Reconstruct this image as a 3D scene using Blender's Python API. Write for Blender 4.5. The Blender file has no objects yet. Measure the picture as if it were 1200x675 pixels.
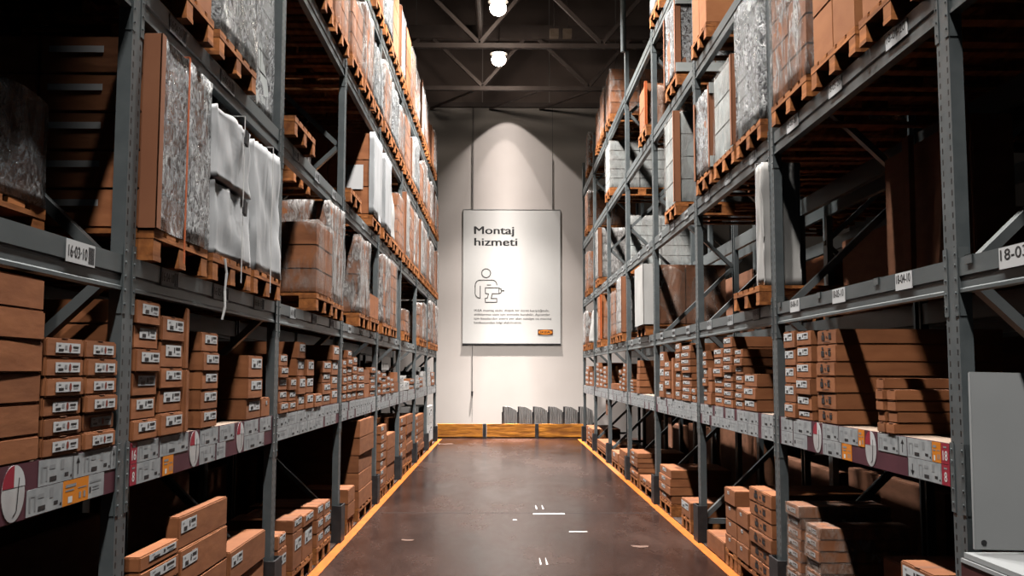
import bpy, bmesh, math, random
from mathutils import Vector, Matrix, noise

S = bpy.context.scene
COL = S.collection
RND = random.Random(7)
XL, XR = -1.621, 1.971            # rack faces
YL, YR, PITCH, PW, PD = 4.158, 4.184, 2.8, 0.12, 0.06
RD = 1.10                          # rack depth
LEVELS = {2: (2.02, 2.17), 3: (3.26, 3.42), 4: (4.68, 4.85), 5: (6.0, 6.17)}
ORD = ['first', 'second', 'third', 'fourth', 'fifth', 'sixth', 'seventh', 'eighth', 'ninth']
WALL_Y = 25.0

# ------------------------------------------------------------------ materials
def new_mat(name):
    m = bpy.data.materials.new(name); m.use_nodes = True
    nt = m.node_tree; nt.nodes.clear()
    out = nt.nodes.new('ShaderNodeOutputMaterial')
    b = nt.nodes.new('ShaderNodeBsdfPrincipled')
    nt.links.new(b.outputs[0], out.inputs[0])
    return m, nt, b, out

def N(nt, typ, **kw):
    n = nt.nodes.new(typ)
    for k, v in kw.items():
        if k.startswith('i_'):
            n.inputs[k[2:].replace('_', ' ')].default_value = v
        else:
            setattr(n, k, v)
    return n

def ramp(nt, src, stops):
    r = nt.nodes.new('ShaderNodeValToRGB')
    el = r.color_ramp.elements
    while len(el) < len(stops): el.new(0.5)
    for e, (p, c) in zip(el, stops):
        e.position = p; e.color = (*c, 1) if len(c) == 3 else c
    nt.links.new(src, r.inputs[0])
    return r

def simple(name, col, rough=0.6, metal=0.0, spec=0.5, emit=None, estr=0.0):
    m, nt, b, o = new_mat(name)
    b.inputs['Base Color'].default_value = (*col, 1)
    b.inputs['Roughness'].default_value = rough
    b.inputs['Metallic'].default_value = metal
    b.inputs['Specular IOR Level'].default_value = spec
    if emit:
        b.inputs['Emission Color'].default_value = (*emit, 1)
        b.inputs['Emission Strength'].default_value = estr
    return m

def noisy(name, c1, c2, scale=6, rough=0.7, stretch=(1, 1, 1), bump=0.0, metal=0.0, per_object=0.0, detail=6, lo=0.35, hi=0.65, spec=0.4):
    m, nt, b, o = new_mat(name)
    tc = N(nt, 'ShaderNodeTexCoord')
    mp = N(nt, 'ShaderNodeMapping'); mp.inputs['Scale'].default_value = stretch
    nt.links.new(tc.outputs['Object'], mp.inputs[0])
    info = N(nt, 'ShaderNodeObjectInfo')
    off = N(nt, 'ShaderNodeVectorMath', operation='SCALE'); off.inputs[0].default_value = (37, 51, 17)
    nt.links.new(info.outputs['Random'], off.inputs['Scale'])
    ad = N(nt, 'ShaderNodeVectorMath', operation='ADD')
    nt.links.new(mp.outputs[0], ad.inputs[0]); nt.links.new(off.outputs[0], ad.inputs[1])
    no = N(nt, 'ShaderNodeTexNoise'); no.inputs['Scale'].default_value = scale; no.inputs['Detail'].default_value = detail
    nt.links.new(ad.outputs[0], no.inputs['Vector'])
    r = ramp(nt, no.outputs['Fac'], [(lo, c1), (hi, c2)])
    src = r.outputs[0]
    if per_object:
        mr = N(nt, 'ShaderNodeMapRange'); mr.inputs['To Min'].default_value = 1 - per_object; mr.inputs['To Max'].default_value = 1 + per_object * 0.6
        nt.links.new(info.outputs['Random'], mr.inputs['Value'])
        hs = N(nt, 'ShaderNodeHueSaturation'); nt.links.new(mr.outputs[0], hs.inputs['Value']); nt.links.new(src, hs.inputs['Color'])
        src = hs.outputs[0]
    nt.links.new(src, b.inputs['Base Color'])
    b.inputs['Roughness'].default_value = rough; b.inputs['Metallic'].default_value = metal
    b.inputs['Specular IOR Level'].default_value = spec
    if bump:
        bp = N(nt, 'ShaderNodeBump'); bp.inputs['Strength'].default_value = bump; bp.inputs['Distance'].default_value = 0.02
        nt.links.new(no.outputs['Fac'], bp.inputs['Height']); nt.links.new(bp.outputs[0], b.inputs['Normal'])
    return m

M = {}
M['card'] = noisy('cardboard', (.275, .097, .036), (.35, .13, .050), 5, .75, (1, 1, 3), .12, per_object=.22)
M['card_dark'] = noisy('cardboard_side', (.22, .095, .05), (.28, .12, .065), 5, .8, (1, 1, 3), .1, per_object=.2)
M['card_tan'] = noisy('cardboard_orange', (.36, .13, .045), (.42, .165, .06), 4, .75, (1, 1, 2), .1, per_object=.1)
M['card_white'] = noisy('white_carton', (.48, .465, .45), (.58, .565, .55), 4, .7, bump=.05, per_object=.15)
M['card_grey'] = noisy('grey_carton', (.36, .39, .39), (.46, .49, .48), 3, .6, (1, 1, 2), .08, per_object=.12)
M['wood'] = noisy('orange_pallet_wood', (.25, .080, .020), (.49, .175, .046), 3, .8, (6, 1, 6), .25, per_object=.25)
M['wood2'] = noisy('worn_bumper_wood', (.30, .10, .015), (.72, .27, .03), 2.2, .7, (1.0, 4, 5), .3)
M['board'] = noisy('shelf_board', (.34, .25, .19), (.42, .32, .25), 8, .8)
M['concrete_kerb'] = noisy('kerb', (.05, .032, .026), (.085, .055, .045), 8, .9)
M['steel_dark'] = noisy('dark_guard_steel', (.028, .029, .032), (.05, .05, .053), 8, .5, metal=.3)
M['roof_steel'] = noisy('roof_steel', (.12, .092, .084), (.16, .125, .115), 3, .6)
M['roof'] = noisy('roof_deck', (.02, .018, .018), (.03, .027, .026), 2, .9)
M['side_wall'] = noisy('dark_wall', (.05, .045, .043), (.07, .062, .06), 2, .9)
M['white'] = simple('white_print', (.75, .75, .74), .6)
M['label'] = simple('label_paper', (.62, .63, .64), .55)
M['ink'] = simple('black_ink', (.015, .015, .017), .6)
M['ink_soft'] = simple('grey_ink', (.27, .28, .29), .6)
M['redbrown'] = simple('red_brown_mark', (.22, .035, .018), .6)
M['red'] = simple('red_tag', (.33, .018, .04), .5)
M['maroon'] = noisy('maroon_rail', (.075, .022, .035), (.10, .03, .045), 5, .5)
M['orange'] = simple('orange_card', (.75, .24, .015), .5)
M['paper'] = noisy('price_card_paper', (.30, .32, .335), (.42, .44, .45), 14, .5)
M['disc'] = noisy('grey_disc', (.42, .42, .43), (.58, .58, .58), 9, .35)
M['strap'] = simple('orange_strap', (.55, .12, .03), .5)
M['white_strap'] = simple('white_strap', (.7, .7, .7), .4)
M['corner'] = noisy('corner_board', (.26, .10, .048), (.31, .125, .06), 3, .8, (1, 1, 1))
M['sheet'] = noisy('grey_plastic_hood', (.40, .42, .44), (.56, .58, .60), 2.5, .35, (2, 2, .6), .35)
M['white_sheet'] = noisy('white_plastic_hood', (.46, .46, .45), (.60, .595, .58), 2.5, .4, (2, 2, .6), .3)
M['bag_dark'] = noisy('dark_plastic', (.05, .055, .06), (.10, .11, .115), 3, .35, (1, 1, 1), .3)
M['panel'] = noisy('white_panel', (.36, .38, .39), (.41, .43, .44), 1.5, .35)
M['maroon_box'] = noisy('maroon_carton', (.06, .014, .014), (.085, .02, .02), 4, .6)
M['gabion'] = noisy('grey_ribbed_board', (.12, .115, .11), (.33, .31, .30), 9, .7, (7, 7, .35), .3)
M['scrap'] = simple('paper_scrap', (.16, .09, .065), .8)

# rack steel with rows of punched slots on the posts
def post_mat():
    m, nt, b, o = new_mat('rack_post_steel')
    tc = N(nt, 'ShaderNodeTexCoord'); sx = N(nt, 'ShaderNodeSeparateXYZ'); nt.links.new(tc.outputs['Object'], sx.inputs[0])
    def math_(op, a, bb, c=None):
        n = N(nt, 'ShaderNodeMath', operation=op)
        for i, v in enumerate((a, bb, c)):
            if v is None: continue
            if isinstance(v, (int, float)): n.inputs[i].default_value = v
            else: nt.links.new(v, n.inputs[i])
        return n.outputs[0]
    zz = math_('DIVIDE', sx.outputs['Z'], .05)
    fr = math_('FRACT', zz, 0)
    dash = math_('LESS_THAN', fr, .5)
    y = sx.outputs['Y']
    c1 = math_('COMPARE', y, .022, .0065); c2 = math_('COMPARE', y, .098, .0065)
    cols = math_('MAXIMUM', c1, c2)
    fx = math_('LESS_THAN', math_('ABSOLUTE', sx.outputs['X'], 0), .004)
    hole = math_('MULTIPLY', math_('MULTIPLY', dash, cols), fx)
    no = N(nt, 'ShaderNodeTexNoise'); no.inputs['Scale'].default_value = 7; no.inputs['Detail'].default_value = 8
    nt.links.new(tc.outputs['Object'], no.inputs['Vector'])
    r = ramp(nt, no.outputs['Fac'], [(.3, (.100, .120, .128)), (.7, (.150, .172, .180))])
    mx = N(nt, 'ShaderNodeMix', data_type='RGBA'); nt.links.new(hole, mx.inputs[0]); nt.links.new(r.outputs[0], mx.inputs[6])
    mx.inputs[7].default_value = (.006, .006, .006, 1)
    nt.links.new(mx.outputs[2], b.inputs['Base Color'])
    b.inputs['Roughness'].default_value = .42; b.inputs['Metallic'].default_value = .25
    return m
M['post'] = post_mat()
M['steel'] = noisy('rack_beam_steel', (.105, .125, .132), (.155, .176, .182), 5, .42, (1, .25, 1), .05, metal=.25)
M['steel_brace'] = noisy('rack_brace_steel', (.105, .12, .125), (.15, .165, .17), 5, .45, metal=.25)

def film_mat(name, dark, lite, cover_lo, cover_hi, rough=.2, stretch=(5, 5, 1.6), fine=16, edge=(.40, .60)):
    """stretch film: clear between the wrinkles, milky white along them, with fine creases whose glints are put into the colour"""
    m, nt, b, o = new_mat(name)
    tc = N(nt, 'ShaderNodeTexCoord'); mp = N(nt, 'ShaderNodeMapping'); mp.inputs['Scale'].default_value = stretch
    mp.inputs['Rotation'].default_value = (.35, .3, 0)
    nt.links.new(tc.outputs['Object'], mp.inputs[0])
    info = N(nt, 'ShaderNodeObjectInfo'); off = N(nt, 'ShaderNodeVectorMath', operation='SCALE'); off.inputs[0].default_value = (13, 29, 41)
    nt.links.new(info.outputs['Random'], off.inputs['Scale'])
    ad = N(nt, 'ShaderNodeVectorMath', operation='ADD'); nt.links.new(mp.outputs[0], ad.inputs[0]); nt.links.new(off.outputs[0], ad.inputs[1])
    no = N(nt, 'ShaderNodeTexNoise'); no.inputs['Scale'].default_value = 1.3; no.inputs['Detail'].default_value = 5; no.inputs['Roughness'].default_value = .6; no.inputs['Distortion'].default_value = .9
    nt.links.new(ad.outputs[0], no.inputs['Vector'])
    n2 = N(nt, 'ShaderNodeTexNoise'); n2.inputs['Scale'].default_value = fine / 4; n2.inputs['Detail'].default_value = 5; n2.inputs['Roughness'].default_value = .7; n2.inputs['Distortion'].default_value = 1.6
    nt.links.new(ad.outputs[0], n2.inputs['Vector'])
    r = ramp(nt, no.outputs['Fac'], [(edge[0], (cover_lo,) * 3), (edge[1], (cover_hi,) * 3)])
    c = ramp(nt, n2.outputs['Fac'], [(.40, dark), (.60, lite)])  # dark to light speckle: film highlights and gaps painted into the base colour
    nt.links.new(c.outputs[0], b.inputs['Base Color']); b.inputs['Roughness'].default_value = rough
    b.inputs['Specular IOR Level'].default_value = .7
    bp = N(nt, 'ShaderNodeBump'); bp.inputs['Strength'].default_value = .8; bp.inputs['Distance'].default_value = .03
    nt.links.new(n2.outputs['Fac'], bp.inputs['Height']); nt.links.new(bp.outputs[0], b.inputs['Normal'])
    tr = N(nt, 'ShaderNodeBsdfTransparent'); mx = N(nt, 'ShaderNodeMixShader')
    nt.links.new(r.outputs[0], mx.inputs[0]); nt.links.new(tr.outputs[0], mx.inputs[1]); nt.links.new(b.outputs[0], mx.inputs[2])
    nt.links.new(mx.outputs[0], o.inputs[0])
    return m
M['film'] = film_mat('clear_stretch_film', (.30, .27, .25), (.66, .64, .62), .02, .42)
M['film_heavy'] = film_mat('milky_stretch_film', (.17, .155, .15), (.74, .73, .72), .16, .92)
M['film_silver'] = film_mat('silver_printed_film', (.05, .05, .055), (.66, .69, .71), .50, 1.0, .16, (4, 4, 3), 22)
M['film_dark'] = film_mat('dark_gloss_film', (.015, .016, .018), (.30, .31, .32), .5, 1.0, .1, (4, 4, 3), 24)
M['film_brown'] = film_mat('brown_film', (.34, .22, .17), (.62, .52, .46), .10, .5, .18)

def floor_mat():
    m, nt, b, o = new_mat('polished_concrete')
    tc = N(nt, 'ShaderNodeTexCoord')
    n1 = N(nt, 'ShaderNodeTexNoise'); n1.inputs['Scale'].default_value = .9; n1.inputs['Detail'].default_value = 9; n1.inputs['Roughness'].default_value = .65
    n2 = N(nt, 'ShaderNodeTexNoise'); n2.inputs['Scale'].default_value = 26; n2.inputs['Detail'].default_value = 4
    mp = N(nt, 'ShaderNodeMapping'); mp.inputs['Scale'].default_value = (1, .35, 1)
    nt.links.new(tc.outputs['Object'], mp.inputs[0]); nt.links.new(mp.outputs[0], n1.inputs['Vector']); nt.links.new(tc.outputs['Object'], n2.inputs['Vector'])
    a = ramp(nt, n1.outputs['Fac'], [(.32, (.014, .006, .005)), (.5, (.034, .016, .012)), (.68, (.066, .036, .028))])
    c = ramp(nt, n2.outputs['Fac'], [(.35, (.62, .60, .60)), (.66, (1.25, 1.2, 1.16))])
    mx = N(nt, 'ShaderNodeMix', data_type='RGBA', blend_type='MULTIPLY'); mx.inputs[0].default_value = 1
    nt.links.new(a.outputs[0], mx.inputs[6]); nt.links.new(c.outputs[0], mx.inputs[7])
    nt.links.new(mx.outputs[2], b.inputs['Base Color'])
    rr = ramp(nt, n1.outputs['Fac'], [(.3, (.15,) * 3), (.7, (.34,) * 3)])
    nt.links.new(rr.outputs[0], b.inputs['Roughness'])
    b.inputs['Specular IOR Level'].default_value = .20
    bp = N(nt, 'ShaderNodeBump'); bp.inputs['Strength'].default_value = .05; bp.inputs['Distance'].default_value = .01
    nt.links.new(n2.outputs['Fac'], bp.inputs['Height']); nt.links.new(bp.outputs[0], b.inputs['Normal'])
    return m
M['floor'] = floor_mat()
M['seam'] = simple('wall_seam', (.22, .20, .19), .8)
M['yellow'] = noisy('orange_floor_paint', (.46, .105, .007), (.62, .16, .010), 5, .5, (4, 1, 1))
M['wall'] = noisy('white_wall_panel', (.60, .545, .51), (.65, .595, .56), .8, .75)
M['banner'] = noisy('white_banner', (.66, .65, .63), (.73, .72, .70), .7, .6, (1, 1, .6))
M['lamp'] = simple('lamp_glow', (1, 1, 1), .5, emit=(1, .88, .74), estr=40)
M['lamp_body'] = simple('lamp_housing', (.06, .055, .05), .5)

# ------------------------------------------------------------------ mesh helpers
class MB:
    def __init__(s): s.v = []; s.f = []; s.m = []
    def add(s, vs, fs, mi=0):
        b = len(s.v); s.v += [tuple(v) for v in vs]
        for f in fs: s.f.append([b + i for i in f]); s.m.append(mi)
    def box(s, x0, x1, y0, y1, z0, z1, mi=0):
        s.add([(x0, y0, z0), (x1, y0, z0), (x1, y1, z0), (x0, y1, z0), (x0, y0, z1), (x1, y0, z1), (x1, y1, z1), (x0, y1, z1)],
              [(0, 3, 2, 1), (4, 5, 6, 7), (0, 1, 5, 4), (1, 2, 6, 5), (2, 3, 7, 6), (3, 0, 4, 7)], mi)
    def prism(s, pts, vec, mi=0):
        n = len(pts); vec = Vector(vec)
        vs = [Vector(p) for p in pts] + [Vector(p) + vec for p in pts]
        s.add(vs, [list(range(n))[::-1], list(range(n, 2 * n))] + [(i, (i + 1) % n, n + (i + 1) % n, n + i) for i in range(n)], mi)
    def bar(s, a, b, w, h, up=(0, 0, 1), mi=0):
        a, b = Vector(a), Vector(b); d = (b - a).normalized(); u = Vector(up)
        r = d.cross(u).normalized(); u = r.cross(d).normalized()
        pts = [a + r * w / 2 + u * h / 2, a - r * w / 2 + u * h / 2, a - r * w / 2 - u * h / 2, a + r * w / 2 - u * h / 2]
        s.prism(pts, b - a, mi)
    def tube(s, a, b, r, n=10, mi=0, r2=None):
        a, b = Vector(a), Vector(b); d = (b - a).normalized()
        u = d.orthogonal().normalized(); w = d.cross(u); r2 = r if r2 is None else r2
        vs = [a + (u * math.cos(t) + w * math.sin(t)) * r for t in [2 * math.pi * i / n for i in range(n)]]
        vs += [b + (u * math.cos(t) + w * math.sin(t)) * r2 for t in [2 * math.pi * i / n for i in range(n)]]
        s.add(vs, [list(range(n))[::-1], list(range(n, 2 * n))] + [(i, (i + 1) % n, n + (i + 1) % n, n + i) for i in range(n)], mi)
    def quad(s, o, r, u, mi=0):
        o, r, u = Vector(o), Vector(r), Vector(u); s.add([o, o + r, o + r + u, o + u], [(0, 1, 2, 3)], mi)
    def poly(s, pts, mi=0): s.add(pts, [list(range(len(pts)))], mi)
    def mesh(s, name, mats):
        me = bpy.data.meshes.new(name); me.from_pydata(s.v, [], s.f)
        for m in (mats if isinstance(mats, list) else [mats]): me.materials.append(m)
        me.polygons.foreach_set('material_index', s.m); me.update()
        return me
    def build(s, name, mats, parent=None, loc=(0, 0, 0)):
        return link(name, s.mesh(name, mats), parent, loc)

def link(name, me, parent=None, loc=(0, 0, 0), rz=0):
    o = bpy.data.objects.new(name, me); COL.objects.link(o)
    o.location = loc; o.rotation_euler = (0, 0, rz)
    if parent: o.parent = parent
    return o

def smooth(o):
    o.data.polygons.foreach_set('use_smooth', [True] * len(o.data.polygons)); return o

def tag(o, label=None, cat=None, group=None, kind=None):
    if label: o['label'] = label
    if cat: o['category'] = cat
    if group: o['group'] = group
    if kind: o['kind'] = kind
    return o

def empty(name, loc, label=None, cat=None, group=None):
    o = bpy.data.objects.new(name, None); o.empty_display_size = .1
    COL.objects.link(o); o.location = loc
    return tag(o, label, cat, group)

_glyph = {}
def text_geo(t, bold=0.0):
    k = (t, bold)
    if k not in _glyph:
        cu = bpy.data.curves.new('writing', 'FONT'); cu.body = t; cu.size = 1; cu.offset = bold; cu.resolution_u = 3
        o = bpy.data.objects.new('writing', cu); COL.objects.link(o)
        dg = bpy.context.evaluated_depsgraph_get()
        me = bpy.data.meshes.new_from_object(o.evaluated_get(dg))
        _glyph[k] = ([v.co.copy() for v in me.vertices], [list(p.vertices) for p in me.polygons])
        bpy.data.objects.remove(o); bpy.data.curves.remove(cu); bpy.data.meshes.remove(me)
    return _glyph[k]
def put_text(mb, t, org, right, up, height, mi, width=None, bold=0.0, centre=False):
    """org = lower left of the writing; height = cap height"""
    vs, fs = text_geo(t)
    if not vs: return
    x0 = min(v.x for v in vs); x1 = max(v.x for v in vs)
    cap = .73; sy = height / cap; sx = sy if width is None else width / (x1 - x0)
    org, right, up = Vector(org), Vector(right), Vector(up)
    if centre: org = org - right * (x1 - x0) * sx / 2
    nrm = right.cross(up).normalized()
    for q, sh in enumerate((0,) if not bold else (0, -bold, bold)):
        mb.add([org + right * ((v.x - x0) * sx + sh * sy) + up * v.y * sy + nrm * (.00008 * q) for v in vs], fs, mi)

# ------------------------------------------------------------------ carton
_cmesh = {}
def carton_mesh(dx, dy, dz, mat, back):
    """origin at the middle of the front bottom edge; the body runs from x=0 (front) to x=-dx*back"""
    k = (round(dx, 3), round(dy, 3), round(dz, 3), mat, back)
    if k in _cmesh: return _cmesh[k]
    bm = bmesh.new()
    bmesh.ops.create_cube(bm, size=1)
    for v in bm.verts:
        v.co = Vector(((v.co.x - .5 * back) * dx, v.co.y * dy, (v.co.z + .5) * dz))
    bmesh.ops.bevel(bm, geom=bm.edges[:], offset=min(.006, dz * .1), segments=2, affect='EDGES')
    # a flap seam along the lid: one shallow groove line round the sides
    me = bpy.data.meshes.new('carton'); bm.to_mesh(me); bm.free()
    me.materials.append(M[mat]); _cmesh[k] = me
    return me

_lmesh = {}
def label_mesh(kind, w, h, face):
    """printed label lying in the local YZ plane, facing +x (face=1) or -x (face=-1), origin at its middle"""
    k = (kind, round(w, 3), round(h, 3), face)
    if k in _lmesh: return _lmesh[k]
    mb = MB(); r = Vector((0, face, 0)); u = Vector((0, 0, 1)); n = Vector((face, 0, 0))
    def rect(cx, cy, ww, hh, mi, lift=.0006):
        o = r * (cx * w - ww * w / 2) + u * (cy * h - hh * h / 2) + n * lift
        mb.quad(o, r * ww * w, u * hh * h, mi)
    mats = [M['label'], M['ink'], M['redbrown'], M['ink_soft'], M['card_dark']]
    if kind == 'print':
        rect(-.22, .0, .2, .42, 1); rect(-.22, .38, .12, .18, 1); rect(.02, .05, .08, .16, 1); rect(.22, .02, .16, .36, 1); rect(.22, .33, .2, .08, 1); rect(.0, -.36, .5, .05, 1)
    else:
        mb.box(-.0005, .0005, -w / 2, w / 2, -h / 2, h / 2, 0)
        rect(-.36, .26, .1, .12, 3, .0012)
        if kind == 'logo':
            rect(-.3, -.2, .2, .22, 1, .0012); rect(.30, .12, .24, .16, 1, .0012); rect(.30, -.16, .2, .08, 3, .0012)
            pts = [r * (w * (.07 + .05 * math.cos(t))) + u * (h * .40 * math.sin(t)) + n * .0012 for t in [i * math.pi / 6 for i in range(12)]]
            mb.poly(pts, 2); rect(-.1, .05, .1, .4, 3, .0012)
        else:
            rect(-.24, -.22, .22, .34, 1, .0012); rect(.28, .2, .3, .26, 1, .0012); rect(.04, .05, .07, .5, 1, .0012); rect(.3, -.24, .22, .12, 3, .0012)
    _lmesh[k] = mb.mesh('label', mats)
    return _lmesh[k]

KINDS = {'logo': ('card', 'thin carton with white logo label', 'thin_carton'),
         'label': ('card', 'brown carton with white label', 'carton'),
         'plain': ('card', 'plain brown carton', 'carton'),
         'tall': ('card', 'narrow upright brown carton', 'narrow_carton'),
         'print': ('card', 'brown carton with black printed end', 'carton'),
         'tape': ('card', 'brown carton with small paper tag', 'carton'),
         'white': ('card_white', 'white carton', 'white_carton'),
         'wraplabel': ('card', 'film-wrapped carton with white label', 'wrapped_carton')}
_npost = {}
def where(side, bay):
    sd = 'left' if side == 'L' else 'right'
    return f'before first {sd} post' if bay < 0 else f'past {ORD[bay]} {sd} post'

def carton_stack(side, lev, bay, yn, yf, zb, hs, X, depth, kind):
    sg = 1 if side == 'L' else -1
    Y0 = YL if side == 'L' else YR
    lo, hi = (-.02, .14) if lev else (-.06, .18)
    for i in range(-1, 9):                       # keep clear of the posts
        p = Y0 + i * PITCH
        if yn < p + hi and yf > p + lo:
            if (yn + yf) / 2 < p + PW / 2: yf = min(yf, p + lo)
            else: yn = max(yn, p + hi)
    if lev == 1 and zb + sum(hs) > 2.0: hs = [h * (2.0 - zb) / sum(hs) for h in hs]
    key = (side, lev, bay); _npost[key] = _npost.get(key, 0) + 1
    mat, desc, name = KINDS[kind]
    k = _npost[key]; where_ = where(side, bay)
    st = f"{ORD[k - 1]} {'shelf' if lev else 'floor'} stack {where_}"
    far = (yn + yf) / 2
    w = yf - yn - .012
    z = zb
    n = len(hs)
    for j, h in enumerate(hs):
        pos = 'only' if n == 1 else 'bottom' if j == 0 else 'top' if j == n - 1 else ORD[j]
        up = ' up' if pos in ORD else ''
        hb = h - .002
        me = carton_mesh(depth, w, round(hb, 3), mat, sg)
        jit = min(.012, .03 / (1 + depth))
        o = link(name, me, None, (X + sg * RND.uniform(-.014, .004), far + RND.uniform(-.003, .003), z), RND.uniform(-jit, jit) * .6)
        tag(o, f"{pos} {desc}{up} in {st}", 'box', f"cartons in the {st}")
        fx = sg * .0015
        if kind in ('label', 'logo', 'wraplabel', 'white'):
            lw = w * (.66 if kind != 'label' else RND.choice((.74, .68, .7)))
            lh = min(hb * (.52 if kind == 'logo' else .42), lw * .36 if kind != 'wraplabel' else lw * .5)
            if lev == 0 and kind == 'label' and w > .6: lw, lh = .24, min(hb * .4, .06)
            cy = -sg * (-w * .06) if w < .6 else sg * (-w / 2 + lw * .62)
            if side == 'R': cy = w * .08
            lo_ = link('label', label_mesh('logo' if kind == 'logo' else 'label', lw, lh, sg), o, (fx, cy, hb * (.5 if kind in ('logo', 'wraplabel') else .66)))
            lo_['label'] = 'white paper label with black print'
        elif kind == 'print':
            link('printed_mark', label_mesh('print', w * .8, hb * .8, sg), o, (fx, 0, hb * .5))
        elif kind == 'tape':
            link('paper_tag', label_mesh('label', w * .16, hb * .2, sg), o, (fx, w * .1, hb * .72))
        if depth > .3 and far < 12 and kind != 'tall':     # tape over the lid seam, lapping down the front
            mb = MB(); mb.box(-sg * 0, 0, 0, 0, 0, 0)
            mb = MB(); tw = .025
            a, b = sorted((sg * .0012, -sg * depth * .98))
            mb.box(a, b, -tw, tw, hb - .0005, hb + .0008)
            link('packing_tape', mb.mesh('packing_tape', M['card_dark']), o)
        if kind == 'wraplabel' and j >= n - 9:
            mb = MB()
            x0, x1 = sorted((sg * .004, -sg * (depth + .004)))
            mb.box(x0, x1, -w / 2 - .003, w / 2 + .003, .002, hb + .0015)
            link('stretch_film', mb.mesh('stretch_film', M['film_brown']), o)
        z += h
    return yn, yf
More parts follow.
